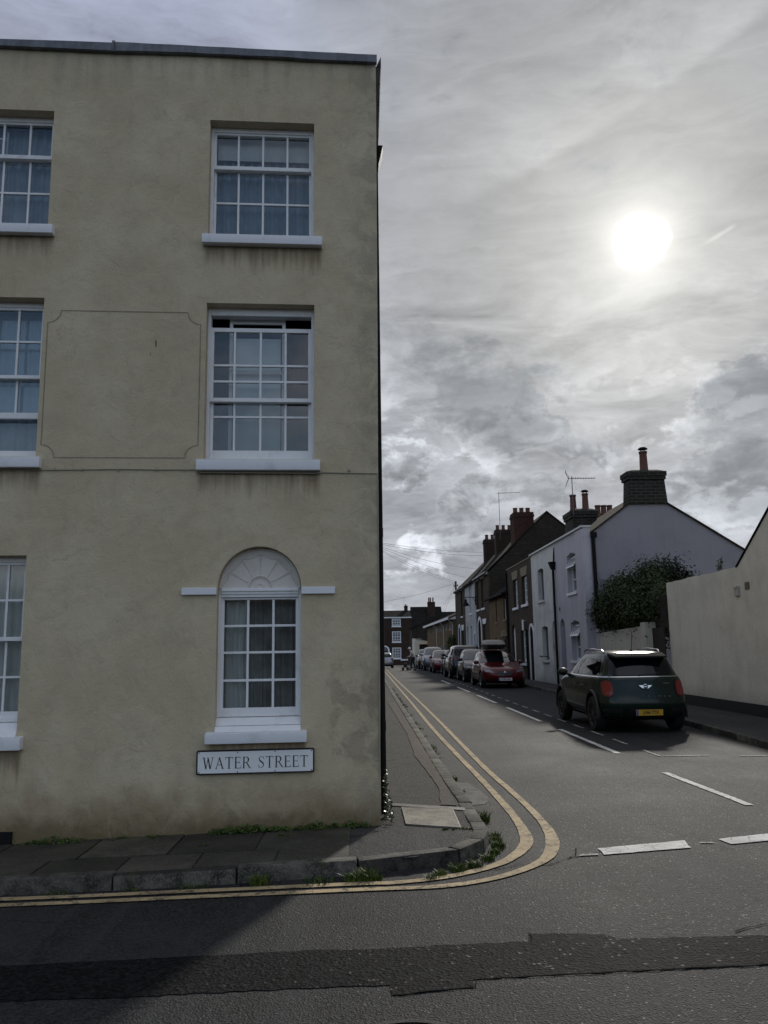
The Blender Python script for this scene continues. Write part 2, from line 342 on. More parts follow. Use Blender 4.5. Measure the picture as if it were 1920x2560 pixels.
M = dict(
    stucco=mat('stucco', f_stucco),
    white=mat('white_paint', f_white((0.76, 0.76, 0.77), 0.42)),
    sill=mat('sill_paint', f_white((0.70, 0.71, 0.74), 0.45)),
    fan=mat('fan_plaster', f_white((0.62, 0.58, 0.53), 0.5)),
    lead=mat('lead_sheet', lambda nt: (lambda o, n, n2: {'Base Color': nt.mix(nt.smooth(nt.add(nt.mul(n, 0.6), nt.mul(n2, 0.4)), 0.35, 0.65), (0.075, 0.080, 0.092), (0.155, 0.165, 0.19)), 'Roughness': 0.55, 'Metallic': 0.1, 'Normal': nt.bump(n, 0.5, 0.02)})(nt.obj(), nt.noise(nt.obj(), 4, 6, 0.65), nt.noise(nt.vm('MULTIPLY', nt.obj(), (14, 4, 2)), 1.5, 4))),
    scarm=mat('plaster_scar', color=(0.12, 0.095, 0.065), rough=0.95),
    soffit=mat('dark_timber', color=(0.028, 0.024, 0.022), rough=0.7, var=0.3, vscale=5),
    iron=mat('black_iron', color=(0.010, 0.010, 0.011), rough=0.75, spec=0.15, var=0.3, vscale=8),
    glass=glass_mat('window_glass', ripple=0.06, base_reflect=0.02),
    frosted=glass_mat('frosted_glass', tint=(0.62, 0.66, 0.66), ripple=0.5, base_reflect=0.03, rough=0.12),
    curtain=mat('curtain_cloth', color=(0.66, 0.67, 0.64), rough=0.9, var=0.15, vscale=4),
    netcurtain=mat('net_curtain', color=(0.33, 0.37, 0.42), rough=0.95, var=0.2, vscale=5),
    darkcurtain=mat('grey_curtain', color=(0.29, 0.29, 0.275), rough=0.95, var=0.45, vscale=5),
    blind=mat('roller_blind', color=(0.66, 0.72, 0.74), rough=0.8, var=0.1),
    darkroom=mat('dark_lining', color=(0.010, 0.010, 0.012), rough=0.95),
    groove=mat('groove_dirt', color=(0.25, 0.21, 0.148), rough=0.95, var=0.3, vscale=12),
    cablem=mat('cable_sheath', color=(0.30, 0.28, 0.22), rough=0.6),
    signw=mat('sign_white', f_white((0.76, 0.77, 0.78), 0.12)),
    black=mat('black_paint', color=(0.008, 0.008, 0.009), rough=0.4),
    road=mat('asphalt', f_asphalt((0.010, 0.0105, 0.011), (0.036, 0.036, 0.0365), 1.0, 0.76)),
    newroad=mat('fresh_asphalt', f_asphalt((0.004, 0.004, 0.0045), (0.015, 0.015, 0.0165), 0.62, 0.80, 0.6, False)),
    tarmac=mat('pavement_tarmac', f_asphalt((0.024, 0.024, 0.023), (0.066, 0.064, 0.060), 0.9, 0.85, 0.8)),
    browntar=mat('brown_tarmac', f_asphalt((0.042, 0.035, 0.030), (0.085, 0.072, 0.062), 1.1, 0.85, 0.5)),
    flag=mat('flagstone', f_stone((0.030, 0.027, 0.022), (0.070, 0.062, 0.050), 0.75, 1.0, 0.35)),
    kerb=mat('kerb_stone', f_stone((0.016, 0.0145, 0.012), (0.100, 0.094, 0.080), 0.75, 3.2, 0.6)),
    yellow=mat('yellow_line_paint', f_paint((0.43, 0.33, 0.19), (0.11, 0.09, 0.065), 0.485)),
    whiteline=mat('white_line_paint', f_paint((0.62, 0.61, 0.58), (0.10, 0.097, 0.092), 0.56)),
    wornline=mat('worn_line_paint', f_paint((0.42, 0.41, 0.39), (0.08, 0.08, 0.078), 0.47)),
    concrete=mat('concrete', f_stone((0.13, 0.115, 0.095), (0.30, 0.27, 0.22), 0.1, 2.0)),
    gutterstone=mat('gutter_stone', f_stone((0.035, 0.033, 0.030), (0.12, 0.115, 0.105), 0.3, 2.5)),
    steel=mat('worn_steel', color=(0.12, 0.11, 0.10), rough=0.45, metal=0.6, var=0.4, vscale=9),
    castiron=mat('cast_iron', f_stone((0.022, 0.022, 0.022), (0.045, 0.044, 0.043), 0.0, 3)),
    seam=mat('tar_seam', color=(0.010, 0.010, 0.010), rough=0.95, spec=0.05),
    grass=mat('grass_blades', f_leaf((0.035, 0.062, 0.010), (0.095, 0.125, 0.022))),
    weed=mat('weed_leaves', f_leaf((0.028, 0.055, 0.012), (0.070, 0.110, 0.026))),
    leaf=mat('shrub_leaves', f_leaf((0.011, 0.022, 0.006), (0.045, 0.062, 0.016))),
    leafdark=mat('bay_leaves', f_leaf((0.005, 0.009, 0.003), (0.014, 0.022, 0.007))),
    bark=mat('bark', color=(0.05, 0.038, 0.028), rough=0.9, var=0.4, vscale=9),
    lilac=mat('lilac_render', f_render((0.51, 0.485, 0.515), (0.33, 0.31, 0.34), 0.5)),
    lilacshade=mat('lilac_gable_shaded', f_render((0.29, 0.275, 0.292), (0.205, 0.196, 0.212), 0.45)),  # darker copy of the front's lilac: the gable's shade is in the colour
    whitehouse=mat('white_house_render', f_render((0.64, 0.63, 0.60), (0.33, 0.32, 0.29), 0.6)),
    whitebrick=mat('white_painted_brick', f_brick((0.55, 0.55, 0.55), (0.50, 0.50, 0.50), (0.38, 0.38, 0.38))),
    cream=mat('cream_render', f_render((0.74, 0.69, 0.575), (0.50, 0.46, 0.37), 0.6, 0.2)),
    creamlow=mat('cream_garden_wall', f_render((0.56, 0.53, 0.44), (0.26, 0.235, 0.18), 0.5)),
    brown=mat('brown_brick', f_brick((0.062, 0.046, 0.032), (0.092, 0.068, 0.046), (0.034, 0.029, 0.024))),
    ochre=mat('ochre_brick', f_brick((0.135, 0.087, 0.044), (0.175, 0.115, 0.058), (0.15, 0.11, 0.065))),
    darkbrick=mat('soot_brick', f_brick((0.030, 0.024, 0.020), (0.052, 0.041, 0.031), (0.030, 0.027, 0.023))),
    chimneybrick=mat('chimney_brick', f_brick((0.055, 0.024, 0.018), (0.08, 0.037, 0.026), (0.042, 0.030, 0.024))),
    sootstone=mat('soot_chimney_brick', f_brick((0.024, 0.022, 0.018), (0.038, 0.034, 0.028), (0.075, 0.069, 0.058), 1.5)),
    redbrown=mat('dark_red_brick', f_brick((0.045, 0.028, 0.022), (0.062, 0.038, 0.028), (0.04, 0.03, 0.026))),
    slate=mat('slate_roof', f_tiles((0.030, 0.028, 0.027))),
    tile=mat('clay_tile_roof', f_tiles((0.050, 0.040, 0.032))),
    pot=mat('terracotta', color=(0.095, 0.032, 0.022), rough=0.75, var=0.35, vscale=7),
    lintel=mat('stone_lintel', color=(0.22, 0.175, 0.11), rough=0.9, var=0.3, vscale=5),
    coping=mat('white_coping', f_white((0.55, 0.55, 0.54), 0.5)),
    darkpane=mat('dark_pane', color=(0.012, 0.013, 0.015), rough=0.06, spec=0.6),
    netpane=mat('curtained_pane', color=(0.16, 0.17, 0.18), rough=0.12, var=0.3, vscale=2),
    doordark=mat('dark_door', color=(0.015, 0.015, 0.017), rough=0.4),
    doorpale=mat('pale_door', color=(0.30, 0.31, 0.34), rough=0.5),
    gatewood=mat('dark_gate_timber', color=(0.020, 0.015, 0.011), rough=0.75, var=0.4, vscale=7),
    plinth=mat('black_plinth', color=(0.012, 0.012, 0.014), rough=0.6, var=0.3, vscale=3),
    vent=mat('vent_plastic', color=(0.42, 0.40, 0.35), rough=0.5),
    ventdark=mat('vent_slots', color=(0.06, 0.055, 0.05), rough=0.8),
    wood=mat('pole_timber', color=(0.06, 0.045, 0.033), rough=0.85, var=0.3, vscale=6),
    alu=mat('aerial_metal', color=(0.10, 0.10, 0.11), rough=0.5, metal=0.5),
    wire=mat('phone_wire', color=(0.02, 0.02, 0.022), rough=1.0, spec=0.0),
    orangepanel=mat('orange_panel', color=(0.30, 0.11, 0.045), rough=0.7, var=0.2),
)
# ---------------------------------------------------------------- ground, kerbs, markings
def lift(p, dz=0.0):
    """a plan point measured on level ground, moved onto the falling cross street"""
    x, y = p
    if x < 0: s = 1.0 / (1.0 + 0.01375 * x); x, y = x * s, y * s
    return (x, y, G(x, y) + dz)
def dense(path, step=0.25):
    out = [path[0]]
    for a, b in zip(path, path[1:]):
        n = max(1, int(math.hypot(b[0] - a[0], b[1] - a[1]) / step))
        out += [(a[0] + (b[0] - a[0]) * i / n, a[1] + (b[1] - a[1]) * i / n) for i in range(1, n + 1)]
    return out
def spline(pts, k=5):
    out = []
    for i in range(len(pts) - 1):
        p0, p1, p2, p3 = pts[max(i - 1, 0)], pts[i], pts[i + 1], pts[min(i + 2, len(pts) - 1)]
        for j in range(k):
            t = j / k
            out.append(tuple(0.5 * (2 * p1[a] + (p2[a] - p0[a]) * t + (2 * p0[a] - 5 * p1[a] + 4 * p2[a] - p3[a]) * t * t + (-p0[a] + 3 * p1[a] - 3 * p2[a] + p3[a]) * t ** 3) for a in (0, 1)))
    out.append(pts[-1]); return out

xs = [-400, -60, -20, -8] + [i * 1.0 for i in range(-7, 12)] + [20, 60, 400]
ys = [-200, -40, -8] + [i * 1.0 for i in range(-4, 14)] + [20, 40, 62, 90, 120, 162, 250, 700]
mb = MB()
for y in ys:
    for x in xs: mb.addv((x, y, G(x, y)))
nx = len(xs)
for j in range(len(ys) - 1):
    for i in range(nx - 1): mb.face((j * nx + i, j * nx + i + 1, (j + 1) * nx + i + 1, (j + 1) * nx + i))
struct(mb.build('road', M['road'], smooth=True, angle=80))

def sheet(name, poly, m, dz, jag=0.0, step=0.12, conv=lift, kind='structure'):
    p = dense(poly + [poly[0]], step)[:-1]
    if jag: p = [(a + random.uniform(-jag, jag), b + random.uniform(-jag, jag)) for a, b in p]
    bm = bmesh.new(); bm.faces.new([bm.verts.new((a, c, 0)) for a, c in p])
    for co_, no in (((0, 0, 0), (1, 0, 0)), ((0, 62, 0), (0, 1, 0))):   # cut where the ground changes slope
        bmesh.ops.bisect_plane(bm, geom=bm.verts[:] + bm.edges[:] + bm.faces[:], plane_co=co_, plane_no=no)
    bmesh.ops.triangulate(bm, faces=bm.faces)
    for v in bm.verts: v.co = conv((v.co.x, v.co.y), dz)
    for f in bm.faces:
        if f.normal.z < 0: f.normal_flip()
    bm.normal_update(); me = bpy.data.meshes.new(name); bm.to_mesh(me); bm.free(); me.materials.append(m)
    return struct(finish(name, me), kind)
# dark reinstated trench across the cross street
sheet('trench_patch', [(-3.3, 4.60), (-1.9, 4.615), (-1.03, 4.677), (-0.3, 4.735), (0.09, 4.73), (0.41, 4.763), (0.887, 4.787), (0.91, 4.905), (1.10, 4.89), (1.33, 4.873), (1.38, 4.792), (2.2, 4.79), (7, 4.85),
    (7, 4.50), (2.0, 4.38), (1.18, 4.337), (0.51, 4.289), (0.50, 4.20), (0.11, 4.128), (0.10, 4.241), (-0.04, 4.25), (-1.19, 4.185), (-1.72, 4.174), (-3.3, 4.10)], M['newroad'], 0.004, 0.008, 0.05)
# tarred seams
mb = MB()
for pth in ([(0.11, 4.125), (0.50, 4.197), (0.515, 4.285), (1.18, 4.333), (2.0, 4.376), (4.0, 4.42)], [(0.886, 4.79), (0.912, 4.91)],
            [(0.90, 6.24), (1.14, 6.40), (1.36, 6.36), (1.62, 6.62), (1.66, 6.82)], [(1.55, 6.55), (1.95, 6.78)], [(2.05, 4.86), (2.3, 4.98), (2.35, 4.82)]):
    d = dense(pth, 0.06); d = [(a + random.uniform(-.012, .012), b + random.uniform(-.008, .008)) for a, b in d]
    mb.strip(d, [random.uniform(0.003, 0.014) for _ in d], lambda a, b: lift((a, b), 0.0065))
struct(mb.build('road_seam', M['seam']))

# kerb lines (top outer edge, in plan)
KL = [(-6.0, 5.92), (-2.53, 6.01), (-1.41, 6.02), (-0.3, 6.10), (0.05, 6.13), (0.222, 6.11), (0.394, 6.13), (0.564, 6.27), (0.74, 6.43), (0.91, 6.68), (0.97, 6.86), (1.00, 7.05), (1.01, 7.5), (1.02, 8.3), (1.00, 10), (1.00, 15), (0.99, 25), (1.0, 40), (1.0, 62), (1.0, 110)]
KR = [(30, 8.2), (9, 8.3), (7.2, 8.8), (6.4, 9.8), (6.1, 11.2), (6.13, 12.7), (6.25, 14.4), (6.38, 16.5), (6.42, 20), (6.42, 40), (6.42, 62), (6.42, 100), (6.42, 125)]
KH = 0.10
KL = [(x * 1.0135, y * 1.0135) if y < 10 else (x * 1.01, y) for x, y in KL]
def kerbstones(path, inward, name, lens=(0.28, 0.42), top_w=0.125, far=40):
    """a row of separate bevelled stones, one mesh"""
    mb = MB(); P = dense(path, 0.06)
    i = 0; cum = [0]
    for a, b in zip(P, P[1:]): cum.append(cum[-1] + math.hypot(b[0] - a[0], b[1] - a[1]))
    def at(s):
        import bisect
        k = min(max(bisect.bisect_left(cum, s), 1), len(P) - 1)
        t = (s - cum[k - 1]) / max(1e-6, cum[k] - cum[k - 1]); a, b = P[k - 1], P[k]
        d = Vector((b[0] - a[0], b[1] - a[1])).normalized()
        return Vector((a[0] + (b[0] - a[0]) * t, a[1] + (b[1] - a[1]) * t)), d
    s = 0.0
    while s < cum[-1] - 0.05:
        p, d = at(s); near = (p.y < 9.0 and abs(p.x) < 3)
        L = random.uniform(*lens) if near and p.x > 0.1 else (0.86 if p.y < far else 3.0)
        e = min(s + L, cum[-1]); p0, d0 = at(s + 0.006); p1, d1 = at(e - 0.006)
        n0 = Vector((-d0.y, d0.x)) * inward; n1 = Vector((-d1.y, d1.x)) * inward
        j = random.uniform(-0.006, 0.006) if near else 0
        z0, z1 = G(*p0), G(*p1); h = KH + j; o = random.uniform(-0.008, 0.008) if near else 0
        q0, q1 = p0 - n0 * o, p1 - n1 * o; b0, b1 = q0 + n0 * top_w, q1 + n1 * top_w
        f0, f1 = q0 - n0 * 0.012, q1 - n1 * 0.012
        mb.hexa([(f0.x, f0.y, z0 - .1), (f1.x, f1.y, z1 - .1), (b1.x, b1.y, z1 - .1), (b0.x, b0.y, z0 - .1), (q0.x, q0.y, z0 + h), (q1.x, q1.y, z1 + h + random.uniform(-.003, .003)), (b1.x, b1.y, z1 + h), (b0.x, b0.y, z0 + h)])
        s = e
    return struct(mb.build(name, M['kerb'], bevel=0.012, smooth=True, angle=50))
kerbstones(KL, 1, 'kerb'); kerbstones(KR, -1, 'kerb')

def inset(path, d, inward):
    out = []
    for i, p in enumerate(path):
        a, b = path[max(i - 1, 0)], path[min(i + 1, len(path) - 1)]
        dx, dy = b[0] - a[0], b[1] - a[1]; l = math.hypot(dx, dy)
        out.append((p[0] - dy / l * d * inward, p[1] + dx / l * d * inward))
    return out
def gz(p, dz): return (p[0], p[1], G(*p) + dz)
kin = inset(KL, 0.115, 1)
near = [p for p in kin if p[1] < 62.5]
base = [(0.6, 62), (0.0, 40), (0.0, 7.6), (-6.0, 7.30)]
sheet('pavement', near + [(-0.1, 62), (-0.1, 7.7), (-6.0, 7.5)], M['tarmac'], KH - 0.012, 0, 0.5, gz)
sheet('pavement', [(0.885, 62), (0.885, 110), (-4, 110), (-4, 62)], M['tarmac'], KH - 0.012, 0, 4, gz)
rin = inset(KR, 0.115, -1)
sheet('pavement', rin + [(9.5, 125), (9.5, 8.4)], M['tarmac'], KH - 0.012, 0, 0.8, gz)
# flagstones in front of the corner house: two rows of worn slabs
mb = MB(); rng = random.Random(3)
def fl(x, y, z): s = 1.0; return (x, y, G(x, y) + z)
rows = [(6.245, 6.70), (6.71, 7.40)]
for r, (ya, yb) in enumerate(rows):
    x = -0.13
    while x > -5.8:
        w = rng.uniform(0.52, 0.62) if r == 0 else rng.uniform(0.60, 0.74); x0 = x - w
        h = KH + rng.uniform(-0.004, 0.004); g = 0.008
        sl = 0.04
        y00, y01 = ya + sl * x0 , yb + sl * x0; y10, y11 = ya + sl * x, yb + sl * x
        mb.hexa([fl(x0 + g, y00 + g, 0.02), fl(x - g, y10 + g, 0.02), fl(x - g, y11, 0.02), fl(x0 + g, y01, 0.02),
                 fl(x0 + g, y00 + g, h), fl(x - g, y10 + g, h + rng.uniform(-.003, .003)), fl(x - g, y11, h), fl(x0 + g, y01, h + rng.uniform(-.003, .003))])
        x = x0
struct(mb.build('paving', M['flag'], bevel=0.006, smooth=True))
sheet('pavement_repair', [(0.76, 10.3), (0.79, 9.2), (0.72, 8.28), (0.875, 8.22), (0.885, 9.4), (0.88, 15), (0.86, 24), (0.62, 24), (0.74, 15), (0.69, 12)], M['browntar'], KH - 0.004, 0.006, 0.15, gz)
sheet('gutter_patch', [(1.05, 10.2), (1.20, 10.15), (1.30, 9.5), (1.31, 9.0), (1.22, 8.75), (1.04, 8.7)], M['gutterstone'], 0.004, 0.012, 0.07)

def gline(name, path, w, m, dz=0.008, sm=True, step=0.2):
    P = dense(spline(path), step) if sm else dense(path, step)
    mb = MB(); ww = [(w if not isinstance(w, tuple) else w[0] + (w[1] - w[0]) * math.exp(-((p[0] - 1.45) ** 2 + (p[1] - 7.0) ** 2) / 0.35)) * random.uniform(0.94, 1.06) for p in P]
    mb.strip(P, ww, lambda a, b: lift((a, b), dz))
    return struct(mb.build(name, m))
gline('yellow_line', [(-6, 5.62), (-2.5, 5.785), (-1.2, 5.875), (-0.05, 5.965), (0.17, 5.97), (0.52, 6.07), (0.81, 6.25), (1.05, 6.49), (1.25, 6.86), (1.35, 7.25), (1.40, 8.0), (1.41, 9), (1.40, 10.7), (1.37, 13), (1.34, 17.3), (1.36, 25), (1.36, 37), (1.38, 62), (1.3, 90)], (0.078, 0.112), M['yellow'])
gline('yellow_line', [(-6, 5.50), (-2.5, 5.65), (-1.2, 5.74), (-0.05, 5.825), (0.49, 5.86), (0.90, 6.035), (1.26, 6.38), (1.45, 6.75), (1.575, 7.33), (1.625, 8.16), (1.62, 9.5), (1.595, 10.65), (1.59, 12.8), (1.62, 19.6), (1.62, 30), (1.60, 42), (1.62, 62), (1.6, 90)], (0.075, 0.115), M['yellow'])
def quadmark(name, pts, m, dz=0.008):
    return sheet(name, pts, m, dz, 0.006, 0.07)
for y0, y1 in [(5.6, 8.4), (8.42, 10.6), (12.5, 16.2), (17.9, 22.15), (24, 28), (30, 34), (37, 41)]:
    if y0 < 6: continue
    xo = 3.76 + (0.06 if y0 < 9 else 0)
    quadmark('centre_line', [(xo - 0.045, y0), (xo + 0.045, y0), (3.76 + 0.045, y1), (3.76 - 0.045, y1)], M['whiteline'])
for i in range(24):
    y0 = 12.1 + i * 1.37 + (0.15 if i else 0)
    quadmark('bay_line', [(4.225, y0), (4.275, y0), (4.275, y0 + 0.75), (4.225, y0 + 0.75)], M['wornline'])
quadmark('bay_line', [(4.30, 12.09), (4.97, 12.09), (4.97, 12.15), (4.30, 12.15)], M['wornline'])
quadmark('bay_line', [(5.35, 11.95), (6.0, 11.93), (6.0, 11.99), (5.35, 12.01)], M['wornline'])
quadmark('give_way_line', [(1.835, 6.80), (1.83, 6.60), (2.565, 6.765), (2.61, 7.01)], M['whiteline'])
quadmark('give_way_line', [(2.90, 7.03), (2.93, 6.85), (3.65, 7.03), (3.62, 7.26)], M['whiteline'])
quadmark('give_way_line', [(3.95, 7.33), (3.97, 7.12), (4.7, 7.3), (4.67, 7.53)], M['whiteline'])
quadmark('give_way_line', [(1.60, 6.575), (1.68, 6.64), (1.79, 6.645), (1.79, 6.60)], M['wornline'])
quadmark('give_way_line', [(2.69, 6.915), (2.73, 6.945), (2.81, 6.935), (2.82, 6.90)], M['wornline'])

# things let into the ground
e = empty('inspection_cover', 'square concrete inspection cover in the pavement beside the corner of the cream house', 'inspection cover', (0.56, 7.71, KH - 0.012))
mb = MB(); c4 = [(-0.225, 0.465), (0.255, 0.31), (0.238, -0.49), (-0.222, -0.305)]
mb.prism([(a * 0.96, b * 0.97) for a, b in c4], lambda a, b, h: (a, b, h), -0.02, 0.012); mb.build('cover_slab', M['concrete'], e)
mb = MB(); mb.tess([c4, [(a * 0.955, b * 0.965) for a, b in c4]], lambda a, b: (a, b, 0.014)); mb.build('cover_frame', M['steel'], e)
e = empty('drain_channel', 'narrow ribbed drain channel across the pavement from the downpipe to the kerb', 'drain channel', (0.27, 8.37, KH - 0.012))
mb = MB()
for k in range(4):
    o = k * 0.032
    mb.hexa([(-0.02, 0.0 - o, -.02), (0.66, -0.30 - o, -.02), (0.66, -0.279 - o, -.02), (-0.02, 0.021 - o, -.02), (-0.02, 0.0 - o, .010), (0.66, -0.30 - o, .010), (0.66, -0.279 - o, .010), (-0.02, 0.021 - o, .010)])
mb.build('channel_rib', M['steel'], e)
e = empty('manhole_cover', 'round dark iron manhole cover in the road at the bottom edge', 'manhole cover', (0.17, 3.57, 0.001))
mb = MB(); mb.lathe([(0.30, -0.02), (0.30, 0.004), (0.285, 0.008), (0.262, 0.008)], 40, cap=False); mb.build('cover_frame', M['castiron'], e)
mb = MB(); mb.lathe([(0.258, -0.02), (0.258, 0.003)], 40)
for i in range(-4, 5):
    for j in range(-4, 5):
        if i * i + j * j < 17: mb.box(i * 0.052 - 0.016, i * 0.052 + 0.016, j * 0.052 - 0.016, j * 0.052 + 0.016, 0.003, 0.008)
mb.build('cover_plate', M['castiron'], e)
# ---------------------------------------------------------------- the corner house
CA = R(3.18)
house = empty('corner_house', 'cream rendered three storey house on the street corner with white sash windows', 'house', (0.122, 7.42, 0.0), CA)
HOLES = {
 'TR': rect(-1.59, -0.57, 5.555, 6.765), 'MR': rect(-1.585, -0.57, 3.34, 4.855), 'BR': arch(-1.437, -0.69, 0.93, 2.156, 22),
 'TL': rect(-4.11, -3.085, 5.60, 6.80), 'ML': rect(-4.10, -3.078, 3.36, 4.875), 'BL': rect(-4.10, -3.105, 0.93, 2.46)}
DEP = 0.115
mb = MB()
outer = [(-6.0, -0.3), (0.0, -0.3), (0.0, 0.25), (0.012, 1.2), (0.02, 3.2), (0.038, 5.1), (0.055, 7.46), (-6.0, 7.46)]
mb.tess([outer] + list(HOLES.values()), lambda a, b: (a, 0.0, b))
for h in HOLES.values():
    n = len(h)
    for i in range(n):
        a, b = h[i], h[(i + 1) % n]
        mb.poly([(a[0], 0, a[1]), (b[0], 0, b[1]), (b[0], 0.24, b[1]), (a[0], 0.24, a[1])])
# side wall runs along the street, so it is turned back by the front's own angle
ca, sa = math.cos(CA), math.sin(CA)
def side(y, x=0.0): return (x + y * sa, y * ca)
for (x0, z0), (x1, z1) in zip(outer[1:7], outer[2:7]):
    a0, a1 = side(0, x0), side(0, x1); b0, b1 = side(11, x0), side(11, x1)
    mb.poly([(x0, 0, z0), (b0[0], b0[1], z0), (b1[0], b1[1], z1), (x1, 0, z1)])
b = side(11, 0.05)
mb.poly([(-6, 0, -0.3), (-6, 0, 7.46), (-6, b[1], 7.46), (-6, b[1], -0.3)])
mb.poly([(-6, b[1], -0.3), (b[0], b[1], -0.3), (b[0], b[1], 7.46), (-6, b[1], 7.46)])
mb.build('wall', M['stucco'], house)
mb = MB(); mb.poly([(-6, 0.02, 7.40), (0.05, 0.02, 7.40), (b[0] - 0.02, b[1] - 0.02, 7.40), (-6, b[1] - 0.02, 7.40)]); mb.build('roof', M['lead'], house)
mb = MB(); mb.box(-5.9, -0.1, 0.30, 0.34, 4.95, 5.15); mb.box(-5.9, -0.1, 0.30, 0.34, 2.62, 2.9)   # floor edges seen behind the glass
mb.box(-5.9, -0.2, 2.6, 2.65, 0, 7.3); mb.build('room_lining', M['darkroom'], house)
# lead capping: sheets lapped at a seam, sagging a little, with a raised roll
mb = MB(); rg = random.Random(11)
def cap_run(x0, x1, zt0, zt1):
    n = 14
    pr = None
    for i in range(n + 1):
        t = i / n; x = x0 + (x1 - x0) * t; zt = zt0 + (zt1 - zt0) * t + rg.uniform(-.002, .002); zb = 7.437 + 0.02 * t + 0.012 * math.sin(t * 5) + rg.uniform(-.004, .004)
        cur = [mb.addv(p) for p in ((x, -0.004, zb), (x, -0.052 + rg.uniform(-.004, .004), zb + 0.002), (x, -0.050, zt - 0.012), (x, -0.036, zt), (x, 0.30, zt + 0.012))]
        if pr:
            for k in range(4): mb.face((pr[k], cur[k], cur[k + 1], pr[k + 1]))
        pr = cur
cap_run(-6.0, -2.53, 7.505, 7.545); cap_run(-2.54, 0.062, 7.553, 7.535)
mb.tube([(-2.54, -0.056, 7.43), (-2.54, -0.058, 7.54), (-2.54, -0.03, 7.562), (-2.54, 0.28, 7.572)], 0.013, 6)
e0, e1 = side(11, 0.05), None
mb.hexa([(0.03, 0.28, 7.44), (0.105, -0.03, 7.44), (e0[0] + 0.06, e0[1], 7.44), (e0[0] - 0.2, e0[1], 7.44), (0.03, 0.28, 7.53), (0.105, -0.03, 7.52), (e0[0] + 0.06, e0[1], 7.53), (e0[0] - 0.2, e0[1], 7.53)])
mb.build('coping', M['lead'], house, smooth=True)
mb = MB(); mb.hexa([(0.058, 0.02, 7.26), (0.098, 0.02, 7.30), (e0[0] + 0.05, e0[1], 7.30), (e0[0] + 0.02, e0[1], 7.26), (0.058, 0.02, 7.435), (0.105, 0.02, 7.435), (e0[0] + 0.06, e0[1], 7.435), (e0[0] + 0.02, e0[1], 7.435)])
mb.build('fascia', M['soffit'], house)
# downpipe down the side wall, just round the corner
mb = MB()
def sp(y, off, z): q = side(y, 0.02 + off); return (q[0], q[1], z)
mb.tube([sp(.34, .017, 0.12), sp(.34, .017, 2.2), sp(.34, .019, 4.2), sp(.34, .024, 6.55)], 0.027, 10)
for z in (0.9, 2.7, 4.55, 6.1): mb.tube([sp(.34, .014, z - .045), sp(.34, .014, z + .045)], 0.034, 10)
mb.hexa([sp(.27, .0, 6.52), sp(.27, .055, 6.52), sp(.41, .055, 6.52), sp(.41, .0, 6.52), sp(.22, .0, 6.70), sp(.22, .10, 6.70), sp(.46, .10, 6.70), sp(.46, .0, 6.70)])
mb.build('downpipe', M['iron'], house, smooth=True)
mb = MB(); mb.tube([(0.058, 0.1, 7.10), (0.085, 0.1, 7.10), (0.09, 0.1, 7.075), (0.075, 0.1, 7.06)], 0.006, 6); mb.build('hook', M['iron'], house)
mb = MB()
mb.tube([(-6, -0.007, 3.24), (-3.2, -0.007, 3.228), (-2.9, -0.007, 3.231), (-2.344, -0.007, 3.240), (-2.0, -0.007, 3.236), (-1.66, -0.007, 3.236), (-1.6, -0.03, 3.205), (-0.55, -0.03, 3.200), (-0.50, -0.007, 3.213), (-0.2, -0.007, 3.207), (0.012, -0.008, 3.205), (0.016, -0.008, 3.15), (0.008, -0.008, 2.1), (-0.004, -0.008, 0.5)], 0.0055, 6)
for x in (-2.9, -2.66, -2.344, -2.0, -1.75, -0.25): mb.box(x - .009, x + .009, -0.016, 0, 3.226, 3.246)
mb.build('cable', M['cablem'], house)
# incised panel on the first floor
L_, R_, T_, B_, q = -3.035, -1.636, 4.752, 3.347, 0.118
loop = arc(L_, T_, q, 0, -90, 7)[::1] + arc(L_, B_, q, 90, 0, 7) + arc(R_, B_, q, 180, 90, 7) + arc(R_, T_, q, 270, 180, 7)
loop.append(loop[0])
mb = MB(); mb.strip(dense(loop, 0.1), 0.009, lambda a, b: (a, -0.0025, b)); mb.build('panel_groove', M['groove'], house)
mb = MB(); mb.tess([[(-2.052, 4.47), (-2.043, 4.475), (-2.037, 4.44), (-2.041, 4.40), (-2.048, 4.41), (-2.051, 4.44)]], lambda a, b: (a, -0.002, b))
mb.build('scar', M['scarm'], house); mb = MB(); mb.tess([[(-2.095, 4.35), (-2.09, 4.352), (-2.088, 4.33), (-2.093, 4.328)]], lambda a, b: (a, -0.002, b)); mb.build('scar', M['scarm'], house)

